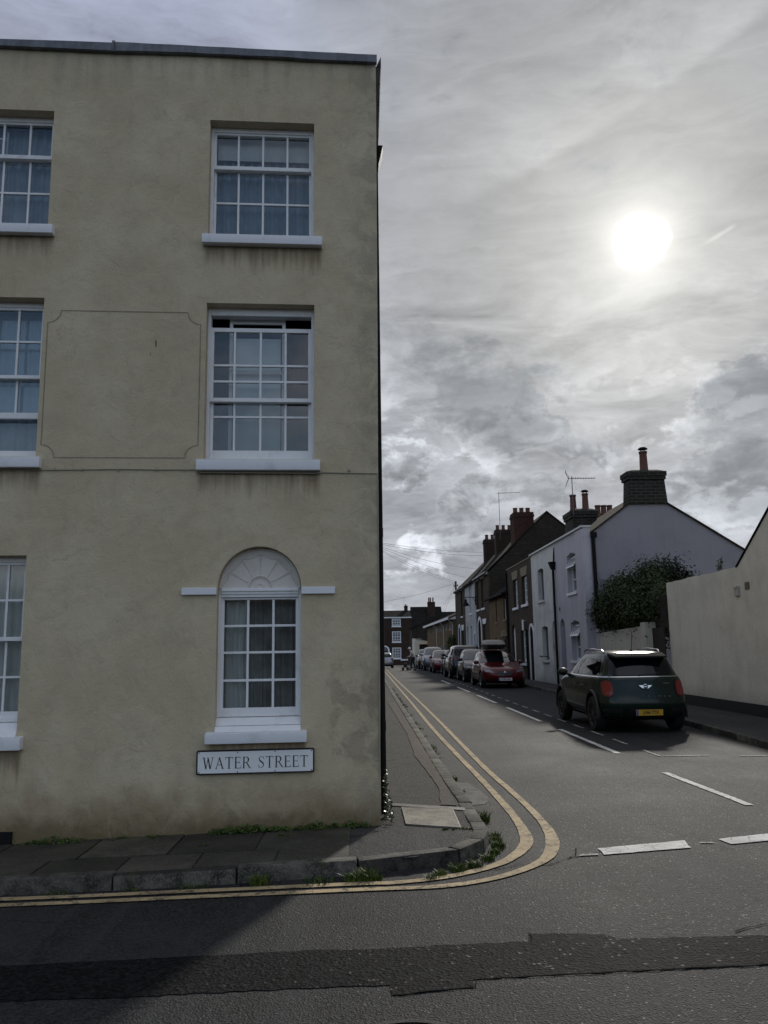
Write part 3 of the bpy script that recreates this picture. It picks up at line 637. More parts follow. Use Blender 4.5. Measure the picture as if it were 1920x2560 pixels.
def sill(win, x0, x1, z0, z1, out=0.075, m='sill'):
    mb = MB(); mb.hexa([(x0, -out, z0), (x1, -out, z0), (x1, 0.09, z0), (x0, 0.09, z0), (x0, -out, z1 - .006), (x1, -out, z1 - .006), (x1, 0.09, z1 + .012), (x0, 0.09, z1 + .012)])
    mb.build('sill', M[m], win, bevel=0.006, smooth=True)
def pane(win, x0, x1, z0, z1, y, m='glass', name='pane'):
    mb = MB(); mb.poly([(x0, y, z0), (x1, y, z0), (x1, y, z1), (x0, y, z1)]); mb.build(name, M[m], win)
def sash(win, x0, x1, z0, z1, y, st, rb, rt, vb, hb, d=0.042, bw=0.020):
    """one sash: stiles, bottom and top rails, glazing bars set 3 mm back from the rails"""
    mb = MB()
    mb.box(x0, x0 + st, y, y + d, z0, z1); mb.box(x1 - st, x1, y, y + d, z0, z1)
    mb.box(x0 + st, x1 - st, y + .002, y + d, z0, z0 + rb); mb.box(x0 + st, x1 - st, y + .002, y + d, z1 - rt, z1)
    for x in vb: mb.box(x - bw / 2, x + bw / 2, y + .006, y + d - .004, z0 + rb, z1 - rt)
    for z in hb: mb.box(x0 + st, x1 - st, y + .008, y + d - .006, z - bw / 2, z + bw / 2)
    mb.build('sash', M['white'], win, bevel=0.003)
def frame(win_name, x0, x1, z0, z1, y, w, wt=None, d=0.10):
    mb = MB(); wt = wt or w
    mb.box(x0, x0 + w, y, y + d, z0, z1); mb.box(x1 - w, x1, y, y + d, z0, z1)
    mb.box(x0 + w, x1 - w, y + .002, y + d, z1 - wt, z1); mb.box(x0 + w, x1 - w, y + .002, y + d, z0, z0 + .03)
    return mb.build(win_name, M['white'], house, bevel=0.004)
def curtain(win, x0, x1, z0, z1, y, folds, amp, m='curtain', gather=0.0, name='curtain', seed=0):
    rg = random.Random(seed + int(folds * 7)); n = int(folds * 8); mb = MB(); ph = [rg.uniform(0, 6.28) for _ in range(4)]
    rows = 6
    for j in range(rows + 1):
        t = j / rows; z = z1 + (z0 - z1) * t
        for i in range(n + 1):
            s = i / n; xx = x0 + (x1 - x0) * s
            if gather: xx = x0 + (x1 - x0) * s * (1 - gather * math.sin(math.pi * min(1, t * 1.1)) ** 2)
            w = math.sin(s * folds * 6.283 + ph[0] + 0.4 * math.sin(s * 5 + ph[1] + t)) + 0.4 * math.sin(s * folds * 15 + ph[2])
            mb.addv((xx, y + amp * w, z))
    for j in range(rows):
        for i in range(n): a = j * (n + 1) + i; mb.face((a, a + 1, a + n + 2, a + n + 1))
    mb.build(name, M[m], win, smooth=True, angle=180)

# top floor, right
w = frame('window', -1.59, -0.57, 5.555, 6.765, DEP, 0.030, 0.05); w['label'] = 'top floor sash window with blue white net curtains'
sash(w, -1.56, -0.60, 6.318, 6.715, DEP + .012, 0.022, 0.040, 0.022, (-1.322, -1.08, -0.838), ())
sash(w, -1.56, -0.60, 5.600, 6.345, DEP + .058, 0.022, 0.050, 0.022, (-1.322, -1.08, -0.838), (5.985,))
pane(w, -1.55, -0.61, 6.35, 6.70, DEP + .035); pane(w, -1.55, -0.61, 5.64, 6.33, DEP + .08)
mb = MB(); mb.box(-1.54, -0.62, 0.262, 0.268, 6.50, 6.74); mb.build('blind', M['curtain'], w)
curtain(w, -1.56, -0.60, 5.60, 6.60, 0.32, 11, 0.018, 'netcurtain')
sill(w, -1.635, -0.493, 5.435, 5.53)
# first floor, right (top sash slid down)
w = frame('window', -1.585, -0.57, 3.34, 4.855, DEP, 0.030, 0.075); w['label'] = 'first floor sash window with its top sash lowered'
sash(w, -1.555, -0.60, 3.925, 4.660, DEP + .012, 0.030, 0.038, 0.040, (-1.33, -1.083, -0.846), (4.286, 4.126), bw=0.021)
sash(w, -1.555, -0.60, 3.372, 3.965, DEP + .058, 0.030, 0.090, 0.038, (-1.33, -1.083, -0.846), (3.790,))
pane(w, -1.53, -0.62, 3.955, 4.63, DEP + .035, 'glass'); pane(w, -1.53, -0.62, 3.46, 3.94, DEP + .08, 'frosted')
mb = MB()
for x in (-1.375, -0.868): mb.box(x - .016, x + .016, 0.235, 0.262, 3.40, 4.80)
mb.box(-1.359, -0.884, 0.237, 0.26, 4.745, 4.79); mb.box(-1.359, -0.884, 0.237, 0.26, 4.24, 4.27); mb.build('inner_frame', M['white'], w)
mb = MB(); mb.box(-1.34, -0.90, 0.30, 0.305, 3.40, 4.62); mb.build('blind', M['blind'], w)
mb = MB(); mb.box(-1.58, -1.385, 0.34, 0.35, 3.36, 4.64); mb.box(-0.855, -0.57, 0.34, 0.35, 3.36, 4.64); mb.build('dark_board', M['darkroom'], w)  # near-black boards added behind the side panes to darken them
sill(w, -1.641, -0.517, 3.222, 3.325)
# ground floor, right: sash below a plaster fan in a round arch
mb = MB(); x0, x1 = -1.437, -0.69
mb.box(x0, x0 + .026, DEP - .01, 0.22, 1.02, 2.156); mb.box(x1 - .026, x1, DEP - .01, 0.22, 1.02, 2.156)
for k, (za, zb, yy) in enumerate(((2.078, 2.104, .100), (2.104, 2.130, .088), (2.130, 2.158, .074))): mb.box(x0 + .026, x1 - .026, yy, 0.22, za, zb)
mb.hexa([(x0, 0.02, 0.955), (x1, 0.02, 0.955), (x1, 0.22, 0.955), (x0, 0.22, 0.955), (x0, 0.075, 1.015), (x1, 0.075, 1.015), (x1, 0.22, 1.02), (x0, 0.22, 1.02)])
mb.hexa([(x0 + .002, -0.035, 0.905), (x1 - .002, -0.035, 0.905), (x1 - .002, 0.22, 0.905), (x0 + .002, 0.22, 0.905), (x0 + .002, 0.0, 0.952), (x1 - .002, 0.0, 0.952), (x1 - .002, 0.22, 0.952), (x0 + .002, 0.22, 0.952)])
w = mb.build('window', M['white'], house, bevel=0.004); w['label'] = 'ground floor round arched sash window with plaster fan'
sash(w, -1.411, -0.716, 1.022, 2.076, DEP + .012, 0.026, 0.076, 0.020, (-1.172, -0.944), (1.821, 1.583, 1.337), bw=0.021)
pane(w, -1.39, -0.735, 1.09, 2.06, DEP + .035)
curtain(w, -1.43, -1.17, 0.98, 2.07, 0.27, 3.2, 0.020, 'curtain', 0.12)
curtain(w, -1.19, -0.69, 0.98, 2.07, 0.34, 9, 0.016, 'darkcurtain')
sill(w, -1.512, -0.639, 0.812, 0.905, 0.085)
cx, cz, rr = -1.0635, 2.158, 0.372
mb = MB(); mb.prism(arc(cx, cz, rr + .01, 0, 180, 28), lambda a, b, h: (a, h, b), 0.10, 0.20)
w = mb.build('fan_panel', M['fan'], house)
mb = MB(); yy = 0.098
mb.tube([(a, yy, b) for a, b in arc(cx, cz, rr - .014, 0, 180, 28)], 0.010, 6)
mb.tube([(a, yy, b) for a, b in arc(cx, cz + .002, 0.108, 0, 180, 16)], 0.009, 6); mb.tube([(a, yy, b) for a, b in arc(cx, cz + .002, 0.09, 0, 180, 16)], 0.004, 6)
angs = [0, 28, 58, 90, 122, 152, 180]; rp = 0.315
for a in angs[1:-1]:
    for da in (-1.6, 1.6):
        aa = R(a + da); mb.tube([(cx + .112 * math.cos(R(a)), yy, cz + .112 * math.sin(R(a))), (cx + rp * math.cos(aa), yy, cz + rp * math.sin(aa))], 0.0045, 5)
for a, b in zip(angs, angs[1:]):
    pa, pb = Vector((math.cos(R(a)), math.sin(R(a)))) * rp, Vector((math.cos(R(b)), math.sin(R(b)))) * rp
    if a == 0: pa = Vector((0.345, 0.03))
    if b == 180: pb = Vector((-0.345, 0.03))
    md = (pa + pb) / 2 * (1 - 0.10)
    pts = [(1 - t) ** 2 * pa + 2 * t * (1 - t) * md + t * t * pb for t in [i / 8 for i in range(9)]]
    mb.tube([(cx + p.x, yy, cz + p.y) for p in pts], 0.0062, 6)
for k in range(7):
    a = R(180 * k / 6); mb.lathe([(0.001, yy - .006), (0.013, yy - .003), (0.017, yy + .004)], 8, (cx + .030 * math.cos(a), 0, cz + .016 + .028 * abs(math.sin(a))), 'y')
mb.build('plaster_moulding', M['fan'], w, smooth=True)
for xa, xb in ((-1.747, -1.440), (-0.687, -0.386)):
    mb = MB(); mb.box(xa, xb, -0.035, 0.02, 2.094, 2.158); mb.build('impost', M['sill'], house, bevel=0.006)
# the windows cut by the left edge of the photograph
w = frame('window', -4.11, -3.085, 5.60, 6.80, DEP, 0.030, 0.05); w['label'] = 'top floor sash window at the left with net curtains'
sash(w, -4.08, -3.115, 6.365, 6.75, DEP + .012, 0.024, 0.040, 0.022, (-3.345, -3.595, -3.845), ())
sash(w, -4.08, -3.115, 5.640, 6.39, DEP + .058, 0.024, 0.050, 0.022, (-3.345, -3.595, -3.845), (6.03,))
pane(w, -4.07, -3.13, 6.39, 6.74, DEP + .035); pane(w, -4.07, -3.13, 5.68, 6.37, DEP + .08)
curtain(w, -4.08, -3.11, 5.62, 6.76, 0.30, 10, 0.018, 'netcurtain', seed=3)
mb = MB(); mb.box(-3.60, -3.585, 0.22, 0.24, 5.64, 6.70); mb.box(-4.1, -3.60, 0.22, 0.24, 6.62, 6.64); mb.build('inner_frame', M['white'], w)
sill(w, -4.15, -3.018, 5.49, 5.585)
w = frame('window', -4.10, -3.078, 3.36, 4.875, DEP, 0.030, 0.05); w['label'] = 'first floor sash window at the left with its lower sash raised'
sash(w, -4.07, -3.108, 4.13, 4.825, DEP + .012, 0.024, 0.034, 0.024, (-3.345, -3.60, -3.85), (4.492,))
sash(w, -4.07, -3.108, 3.757, 4.165, DEP + .058, 0.024, 0.058, 0.030, (-3.345, -3.60, -3.85), ())
pane(w, -4.06, -3.12, 4.16, 4.81, DEP + .035); pane(w, -4.06, -3.12, 3.80, 4.14, DEP + .08)
mb = MB(); mb.box(-4.07, -3.108, DEP + .02, DEP + .09, 3.375, 3.44); mb.build('bottom_rail', M['white'], w)
pane(w, -4.06, -3.115, 3.40, 4.8, 0.26, 'glass', 'inner_pane')
curtain(w, -4.08, -3.11, 3.40, 4.84, 0.36, 9, 0.018, 'netcurtain', seed=5)
sill(w, -4.15, -3.018, 3.243, 3.345)
w = frame('window', -4.10, -3.105, 1.02, 2.46, DEP, 0.030, 0.05); w['label'] = 'ground floor sash window at the left with heavy curtains'
sash(w, -4.07, -3.135, 1.715, 2.41, DEP + .012, 0.024, 0.036, 0.024, (-3.30, -3.60, -3.86), (2.073,))
sash(w, -4.07, -3.135, 1.045, 1.745, DEP + .058, 0.024, 0.060, 0.030, (-3.30, -3.60, -3.86), (1.40,))
pane(w, -4.06, -3.14, 1.74, 2.40, DEP + .035); pane(w, -4.06, -3.14, 1.09, 1.73, DEP + .08)
curtain(w, -4.08, -3.12, 1.05, 2.42, 0.30, 8, 0.022, 'curtain', seed=8)
mb = MB(); mb.hexa([(-4.10, -.03, .905), (-3.107, -.03, .905), (-3.107, .2, .905), (-4.10, .2, .905), (-4.10, .06, 1.015), (-3.107, .06, 1.015), (-3.107, .2, 1.018), (-4.10, .2, 1.018)]); mb.build('sill_board', M['white'], w, bevel=.004)
sill(w, -4.15, -3.045, 0.80, 0.905, 0.085)
mb = MB(); mb.box(-3.45, -3.09, -0.02, 0.01, -0.02, 0.135); mb.build('air_vent', M['iron'], house, bevel=0.004)

# street name plate
sg = empty('street_sign', 'white street name plate reading WATER STREET below the arched window', 'sign', (0.122, 7.42, 0.0), CA)
X0, X1, Z0, Z1 = -1.584, -0.573, 0.5525, 0.7565
def rr2(x0, x1, z0, z1, r, n=5):
    return arc(x1 - r, z1 - r, r, 0, 90, n) + arc(x0 + r, z1 - r, r, 90, 180, n) + arc(x0 + r, z0 + r, r, 180, 270, n) + arc(x1 - r, z0 + r, r, 270, 360, n)
mb = MB(); mb.prism(rr2(X0, X1, Z0, Z1, .016), lambda a, b, h: (a, h, b), -0.030, -0.004); mb.build('border', M['black'], sg)
mb = MB(); mb.prism(rr2(X0 + .013, X1 - .013, Z0 + .013, Z1 - .013, .010), lambda a, b, h: (a, h, b), -0.0325, -0.02); mb.build('face_plate', M['signw'], sg)
for x in (X0 + .024, X1 - .024, X0 + .352, X0 + .672):
    for z in (Z0 + .021, Z1 - .021): mb = MB(); mb.lathe([(0.0055, -0.0345), (0.0055, -0.031)], 8, (x, 0, z), 'y'); mb.build('screw', M['iron'], sg)
# serif capitals drawn stroke by stroke (unit = cap height)
def glyph(ch):
    S = []
    def bar(x0, y0, x1, y1, w): S.append([(x0 - w / 2, y0), (x0 + w / 2, y0), (x1 + w / 2, y1), (x1 - w / 2, y1)])
    def ser(x, y, w=0.30, h=0.035): S.append([(x - w / 2, y - h / 2), (x + w / 2, y - h / 2), (x + w / 2, y + h / 2), (x - w / 2, y + h / 2)])
    def hb(x0, x1, y, h=0.055): S.append([(x0, y - h / 2), (x1, y - h / 2), (x1, y + h / 2), (x0, y + h / 2)])
    def tick(x, y0, y1, w=.05, lean=0.04): S.append([(x, y0), (x + w, y0), (x + w + lean, y1), (x + lean, y1)])
    if ch == 'W':
        bar(0.13, 1, 0.36, 0, .125); bar(0.36, 0, 0.58, 1, .06); bar(0.54, 1, 0.78, 0, .125); bar(0.78, 0, 1.03, 1, .06)
        ser(.13, .985, .28); ser(1.03, .985, .24); return S, 1.16
    if ch == 'A':
        bar(0.12, 0, 0.45, 1, .06); bar(0.43, 1, 0.78, 0, .125); hb(.24, .66, .34, .05); ser(.12, .017, .24); ser(.78, .017, .28); return S, .90
    if ch == 'T':
        bar(0.42, 0, 0.42, .95, .125); hb(.04, .80, .975, .05); tick(.03, .80, .99, .035, .03); tick(.775, .80, .99, .035, -.03); ser(.42, .017, .32); return S, .84
    if ch == 'E':
        bar(0.17, 0, 0.17, 1, .125); hb(.06, .62, .975, .05); hb(.23, .55, .52, .045); hb(.06, .68, .025, .05)
        tick(.585, .80, .99, .035, .02); tick(.53, .42, .62, .03, 0); tick(.64, .01, .22, .035, .03); return S, .72
    if ch == 'R':
        bar(0.17, 0, 0.17, 1, .125); hb(.06, .40, .975, .05); hb(.23, .42, .50, .045)
        n = 10; outer_, inner_ = [], []
        for i in range(n + 1):
            a = R(90 - 180 * i / n); outer_.append((.40 + .29 * math.cos(a), .745 + .255 * math.sin(a))); inner_.append((.38 + .185 * math.cos(a), .74 + .215 * math.sin(a)))
        S.append(outer_ + inner_[::-1]); bar(.42, .50, .80, 0, .12); ser(.17, .017, .30); ser(.82, .017, .18); return S, .86
    if ch == 'S':
        P = [(.56, .80), (.49, .93), (.34, .975), (.19, .92), (.13, .77), (.20, .63), (.36, .52), (.50, .40), (.55, .24), (.47, .08), (.31, .025), (.15, .08), (.08, .22)]
        P = spline(P, 4); n = len(P); L, Rr = [], []
        for i, p in enumerate(P):
            a, c = P[max(0, i - 1)], P[min(n - 1, i + 1)]; dx, dy = c[0] - a[0], c[1] - a[1]; l = math.hypot(dx, dy)
            t = i / (n - 1); ww = .025 + .10 * math.exp(-((t - .5) / .22) ** 2)
            L.append((p[0] - dy / l * ww / 2 * 1, p[1] + dx / l * ww / 2)); Rr.append((p[0] + dy / l * ww / 2, p[1] - dx / l * ww / 2))
        S.append(L + Rr[::-1]); tick(.545, .74, .97, .03, .0); tick(.06, .03, .28, .03, .0); return S, .66
    return S, 0.55
mb = MB(); H = 0.096; x = 0.0; lay = []
for ci, ch in enumerate('WATER STREET'):
    S, w_ = glyph(ch)
    for s_ in S: lay.append((ci > 5, [(x + a, b) for a, b in s_]))
    x += w_ + 0.085
tot = x - .085; sc = 0.905 / tot; xo = X0 + 0.053; zo = 0.6015
for word in (False, True):
    mb = MB()
    for i, (wd, s_) in enumerate(lay):
        yy = -0.0335 - 0.00012 * (i % 7)
        if wd == word: mb.tess([[(xo + a * sc, zo + b * H) for a, b in s_]], lambda a, b: (a, yy, b))
    mb.build('lettering', M['black'], sg)
# ---------------------------------------------------------------- houses down the right side
# local frame of a house on this side: x runs towards the camera from its far end, y into the house, z up
def fwall(parent, m, front, holes, prof, L, dep=0.16, name='wall', x0=0.0):
    """front face with openings, reveals, and two ends of the given side profile [(y, z)...]"""
    mb = MB()
    mb.tess([front] + holes, lambda a, b: (a, 0.0, b))
    for h in holes:
        n = len(h)
        for i in range(n):
            a, b = h[i], h[(i + 1) % n]; mb.poly([(a[0], 0, a[1]), (b[0], 0, b[1]), (b[0], dep + .05, b[1]), (a[0], dep + .05, a[1])])
    for x in (x0, x0 + L): mb.tess([prof], lambda a, b: (x, a, b))
    yb = max(p[0] for p in prof); zb = [p[1] for p in prof if p[0] == yb]
    mb.poly([(x0, yb, min(zb)), (x0 + L, yb, min(zb)), (x0 + L, yb, max(zb)), (x0, yb, max(zb))])
    return mb.build(name, m, parent)
def roofslab(parent, m, pts, x0, x1, th=0.07, name='roof'):
    """pts: (y, z) line of the roof surface from front to back"""
    mb = MB(); up = pts; dn = [(y, z - th) for y, z in pts]
    mb.prism(up + dn[::-1], lambda a, b, h: (h, a, b), x0, x1)
    return mb.build(name, m, parent)
def swin(parent, x0, x1, z0, z1, y, cols=2, rows=(0.5,), pm='darkpane', fw=0.055, sillm='white', bw=0.028, sill_over=0.06, sill_h=0.085, label=None, arched=0):
    """a small sash window: frame and bars in one mesh, pane and sill below it"""
    mb = MB()
    mb.box(x0, x0 + fw, y, y + .07, z0, z1); mb.box(x1 - fw, x1, y, y + .07, z0, z1)
    mb.box(x0 + fw, x1 - fw, y + .003, y + .07, z1 - fw, z1); mb.box(x0 + fw, x1 - fw, y + .003, y + .07, z0, z0 + fw * 1.2)
    for i in range(1, cols):
        x = x0 + fw + (x1 - x0 - 2 * fw) * i / cols; mb.box(x - bw / 2, x + bw / 2, y + .012, y + .06, z0 + fw, z1 - fw)
    for r in rows:
        z = z0 + (z1 - z0) * r; b = bw * (1.6 if abs(r - .5) < .03 else 1); mb.box(x0 + fw, x1 - fw, y + .007, y + .06, z - b / 2, z + b / 2)
    w = mb.build('window', M['white'], parent)
    if label: w['label'] = label
    mb = MB(); mb.poly([(x0 + .02, y + .045, z0 + .02), (x1 - .02, y + .045, z0 + .02), (x1 - .02, y + .045, z1 - .02), (x0 + .02, y + .045, z1 - .02)]); mb.build('pane', M[pm], w)
    if sillm:
        mb = MB(); mb.box(x0 - sill_over, x1 + sill_over, -0.06, y + .02, z0 - sill_h, z0 - .002); mb.build('sill', M[sillm], w)
    return w
def sdoor(parent, x0, x1, z0, z1, y, m='doordark', label=None, top=None):
    mb = MB(); mb.box(x0, x1, y, y + .05, z0, z1)
    for zz in ((z0 + .25, z0 + .85), (z0 + 1.0, z1 - .2)):
        for a, b in ((x0 + .1, (x0 + x1) / 2 - .04), ((x0 + x1) / 2 + .04, x1 - .1)): mb.box(a, b, y - .012, y, zz[0], zz[1])
    d = mb.build('door', M[m], parent)
    mb = MB(); mb.lathe([(.03, -.05), (.035, -.02), (.015, 0)], 8, (x1 - .1, y, z0 + 1.05), 'y'); mb.build('handle', M['alu'], d)
    if label: d['label'] = label
    return d
def archdoor(parent, x0, x1, z0, zs, y, m='doorpale', surround=None, sw=0.16, label=None, n=10):
    """arched doorway: filled with door and fan-shaped top; optional painted surround"""
    w, r = x1 - x0, (x1 - x0) / 2
    mb = MB(); mb.prism(arch(x0, x1, zs - .04, zs, n)[0:2] + arch(x0, x1, zs, zs, n)[2:], lambda a, b, h: (a, h, b), y - .01, y + .05); mb.build('fanlight', M['netpane' if m != 'white' else 'white'], parent)
    d = sdoor(parent, x0, x1, z0, zs - .04, y, m, label)
    if surround:
        o = arch(x0 - sw, x1 + sw, z0, zs, n); i = arch(x0, x1, z0, zs, n)
        ring = [(x0 - sw, z0)] + o[2:][::-1] + [(x1 + sw, z0), (x1, z0)] + i[2:] + [(x0, z0)]
        mb = MB(); mb.prism(ring, lambda a, b, h: (a, h, b), -0.045, 0.01); mb.build('door_surround', M[surround], parent)
    return d
def chimney(parent, x0, x1, y0, y1, z0, z1, m, pots, potr=0.13, poth=0.42, caps=True, worn=False, cowl=()):
    mb = MB(); h = z1 - z0
    if worn:
        mb.hexa([(x0 - .05, y0 - .05, z0), (x1 + .05, y0 - .05, z0), (x1 + .05, y1 + .05, z0), (x0 - .05, y1 + .05, z0), (x0, y0, z0 + h * .7), (x1, y0, z0 + h * .7), (x1, y1, z0 + h * .7), (x0, y1, z0 + h * .7)])
        mb.box(x0 - .05, x1 + .05, y0 - .06, y1 + .04, z0 + h * .7, z0 + h * .80); mb.box(x0 - .08, x1 + .08, y0 - .09, y1 + .07, z0 + h * .80, z0 + h * .93)
        mb.hexa([(x0 - .05, y0 - .05, z0 + h * .93), (x1 + .05, y0 - .05, z0 + h * .93), (x1 + .05, y1 + .03, z0 + h * .93), (x0 - .05, y1 + .03, z0 + h * .93), (x0 + .12, y0 + .16, z1), (x1 - .12, y0 + .16, z1), (x1 - .12, y1 - .18, z1), (x0 + .12, y1 - .18, z1)])
    else:
        mb.box(x0, x1, y0, y1, z0, z1 - .30)
        if caps: mb.box(x0 - .04, x1 + .04, y0 - .04, y1 + .04, z1 - .30, z1 - .16); mb.box(x0 - .01, x1 + .01, y0 - .01, y1 + .01, z1 - .16, z1)
        else: mb.box(x0, x1, y0, y1, z1 - .30, z1)
    c = mb.build('chimney', M[m], parent, bevel=0.015 if worn else 0.0, smooth=worn)
    for k, (px, py) in enumerate(pots):
        mb = MB(); r, q = potr, poth
        mb.lathe([(r * 1.05, z1 - .12), (r * 1.12, z1 + .04), (r * .98, z1 + .07), (r * .86, z1 + q - .08), (r * 1.0, z1 + q - .06), (r * 1.0, z1 + q), (r * .7, z1 + q), (r * .7, z1 + q - .2)], 14, (px, py, 0), cap=False)
        p = mb.build('chimney_pot', M['pot'], c, smooth=True)
        if k in cowl:
            mb = MB(); mb.lathe([(.001, z1 + q + .17), (r * .8, z1 + q + .15), (r * 1.15, z1 + q + .10), (r * 1.15, z1 + q + .08), (.001, z1 + q + .12)], 14, (px, py, 0), cap=False)
            for a in range(4): cx, cy = px + r * .7 * math.cos(a * 1.57 + .4), py + r * .7 * math.sin(a * 1.57 + .4); mb.tube([(cx, cy, z1 + q - .02), (cx, cy, z1 + q + .11)], .012, 5)
            mb.build('pot_cowl', M['iron'], c, smooth=True)
    return c
def rhouse(label, Yfar, X=7.65, cat='house', name='terraced_house', z=0.0, group='terraced houses along the right side'):
    return empty(name, label, cat, (X, Yfar, z), R(-90), group)
E_BACK = 5.7
# --- lilac end house
h = rhouse('lilac rendered end of terrace house with a bare gable wall and tilted open window lights', 32.4)
L = 4.4
def yl(Y): return 32.4 - Y
holes = [rect(yl(30.5), yl(29.25), 3.53, 4.92)[0:2] + arc((yl(30.5) + yl(29.25)) / 2, 4.90, .625, 0, 180, 1)[:0] + [(yl(29.25), 4.90), ((yl(30.5) + yl(29.25)) / 2, 5.0), (yl(30.5), 4.90)],
         rect(yl(30.4), yl(29.15), 1.07, 2.42)[0:2] + [(yl(29.15), 2.42), (yl(29.78), 2.52), (yl(30.4), 2.42)], arch(yl(32.07), yl(31.27), 0.1, 2.24, 10)]
prof = [(0, -.3), (0, 5.67), (.24, 5.67), (.24, 5.46), (2.30, 6.92), (4.07, 5.79), (E_BACK, 4.73), (E_BACK, -.3)]
fwall(h, M['lilac'], rect(0, L, -.3, 5.67), holes, [(0, -.3), (0, 5.67), (.24, 5.67), (.24, -.3)], L, 0.22)
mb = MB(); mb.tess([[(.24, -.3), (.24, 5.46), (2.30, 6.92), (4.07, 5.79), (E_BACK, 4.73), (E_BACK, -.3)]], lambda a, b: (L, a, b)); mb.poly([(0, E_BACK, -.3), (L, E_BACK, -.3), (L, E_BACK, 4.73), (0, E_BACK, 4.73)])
mb.build('gable_wall', M['lilacshade'], h)
mb = MB(); mb.box(L - .9, L + .012, -.07, .0, 0, 5.62); mb.build('pilaster', M['lilac'], h, bevel=.03)
mb = MB(); mb.box(-.0, L + .03, -.09, .27, 5.67, 5.735); mb.build('coping', M['coping'], h)
roofslab(h, M['tile'], [(.26, 5.52), (2.30, 6.98), (4.07, 5.85), (E_BACK + .15, 4.70)], 0, L + .06)
mb = MB(); mb.tube([(L + .07, .32, 5.40), (L + .07, .34, 0.1)], .065, 8); mb.box(L + .01, L + .14, .24, .44, 5.3, 5.48); mb.build('downpipe', M['iron'], h)
for z0, z1, ya, yb in ((3.53, 4.92, 30.5, 29.25), (1.07, 2.42, 30.4, 29.15)):
    x0, x1 = yl(ya), yl(yb)
    swin(h, x0, x1, z0, z1 - .02, 0.18, 2, (0.36, 0.68), 'netpane', .07, 'white', .04, .1, .10)
    # tilted top light, hinged along its head and pushed out at the foot
    mb = MB(); zt, zb, out = z1 - .06, z1 - .46, 0.22
    def tl(x, t): return (x, 0.17 - (out) * t, zt + (zb - zt) * t)
    def tbar(xa, xb, ta, tb, d=.03):
        p = [tl(xa, ta), tl(xb, ta), tl(xb, tb), tl(xa, tb)]; mb.hexa([(q[0], q[1] - d * .88, q[2] - d * .48) for q in p] + p)
    tbar(x0 + .06, x0 + .12, 0, 1); tbar(x1 - .12, x1 - .06, 0, 1); tbar(x0 + .12, x1 - .12, 0, .12); tbar(x0 + .12, x1 - .12, .88, 1)
    for k in range(1, 4): xx = x0 + .12 + (x1 - x0 - .24) * k / 4; tbar(xx - .016, xx + .016, .12, .88, .025)
    o = mb.build('top_light', M['white'], h)
    mb = MB(); mb.poly([tl(x0 + .1, .1), tl(x1 - .1, .1), tl(x1 - .1, .9), tl(x0 + .1, .9)]); mb.build('pane', M['netpane'], o)
sdoor(h, yl(32.07), yl(31.27), 0.12, 2.18, 0.20, 'doordark')
mb = MB(); mb.prism(arch(yl(32.07), yl(31.27), 2.18, 2.24, 10), lambda a, b, hh: (a, hh, b), .17, .21); mb.build('fanlight', M['lilac'], h)
mb = MB(); mb.tess([arc(yl(31.95), 3.02, .09, 0, 360, 10)], lambda a, b: (a, -.012, b)); mb.build('wall_plate', M['soffit'], h)
chimney(h, L - .60, L + .04, 1.72, 2.98, 6.46, 7.72, 'sootstone', [(L - .36, 2.42)], .15, .72, worn=True, cowl=(0,))
# --- white rendered house
h = rhouse('white rendered terraced house with blank dark windows next to the lilac house', 37.1)
L = 4.7
def yl(Y): return 37.1 - Y
holes = [rect(yl(35.75), yl(34.62), 3.54, 4.88)[0:2] + [(yl(34.62), 4.86), (yl(35.2), 4.93), (yl(35.75), 4.86)], rect(yl(35.4), yl(34.25), 1.02, 2.38)[0:2] + [(yl(34.25), 2.38), (yl(34.85), 2.44), (yl(35.4), 2.38)], arch(yl(33.42), yl(32.72), .1, 2.26, 10)]
fwall(h, M['whitehouse'], rect(0, L, -.3, 5.67), holes, [(0, -.3), (0, 5.67), (.24, 5.67), (.24, 5.3), (2.3, 6.7), (E_BACK, 4.6), (E_BACK, -.3)], L, .2)
mb = MB(); mb.box(-.02, L, -.09, .27, 5.67, 5.735); mb.build('coping', M['coping'], h)
roofslab(h, M['tile'], [(.26, 5.52), (2.30, 6.94), (E_BACK + .1, 4.66)], 0, L)
for z0, z1, ya, yb in ((3.54, 4.93, 35.75, 34.62), (1.02, 2.44, 35.4, 34.25)):
    mb = MB(); mb.box(yl(ya), yl(yb), .17, .20, z0, z1); w = mb.build('window', M['doordark'], h)
    mb = MB(); mb.poly([(yl(ya) + .05, .165, z0 + .05), (yl(yb) - .05, .165, z0 + .05), (yl(yb) - .05, .165, z1 - .12), (yl(ya) + .05, .165, z1 - .12)]); mb.build('pane', M['darkpane'], w)
    mb = MB(); mb.box(yl(ya) - .08, yl(yb) + .1, -.09, .1, z0 - .10, z0 - .003); mb.build('sill', M['whitehouse'], w)
    if z0 < 2:
        mb = MB(); mb.tube([(yl(ya) - .15, -.13, z0 + .16), (yl(yb) + .15, -.13, z0 + .16)], .018, 6)
        for x in (yl(ya) - .1, yl(yb) + .1): mb.tube([(x, -.13, z0 + .16), (x, .0, z0 + .10)], .014, 5)
        mb.build('rail', M['iron'], w)
mb = MB(); mb.box(yl(33.42), yl(32.72), .10, .14, .1, 2.62); mb.build('blind_doorway', M['whitehouse'], h)
mb = MB(); mb.tube([(L - .06, -.08, 4.75), (L - .06, -.08, 0.05)], .05, 8)
mb.hexa([(L - .14, -.15, 4.62), (L + .02, -.15, 4.62), (L + .02, 0, 4.62), (L - .14, 0, 4.62), (L - .24, -.24, 4.92), (L + .12, -.24, 4.92), (L + .12, 0, 4.92), (L - .24, 0, 4.92)])
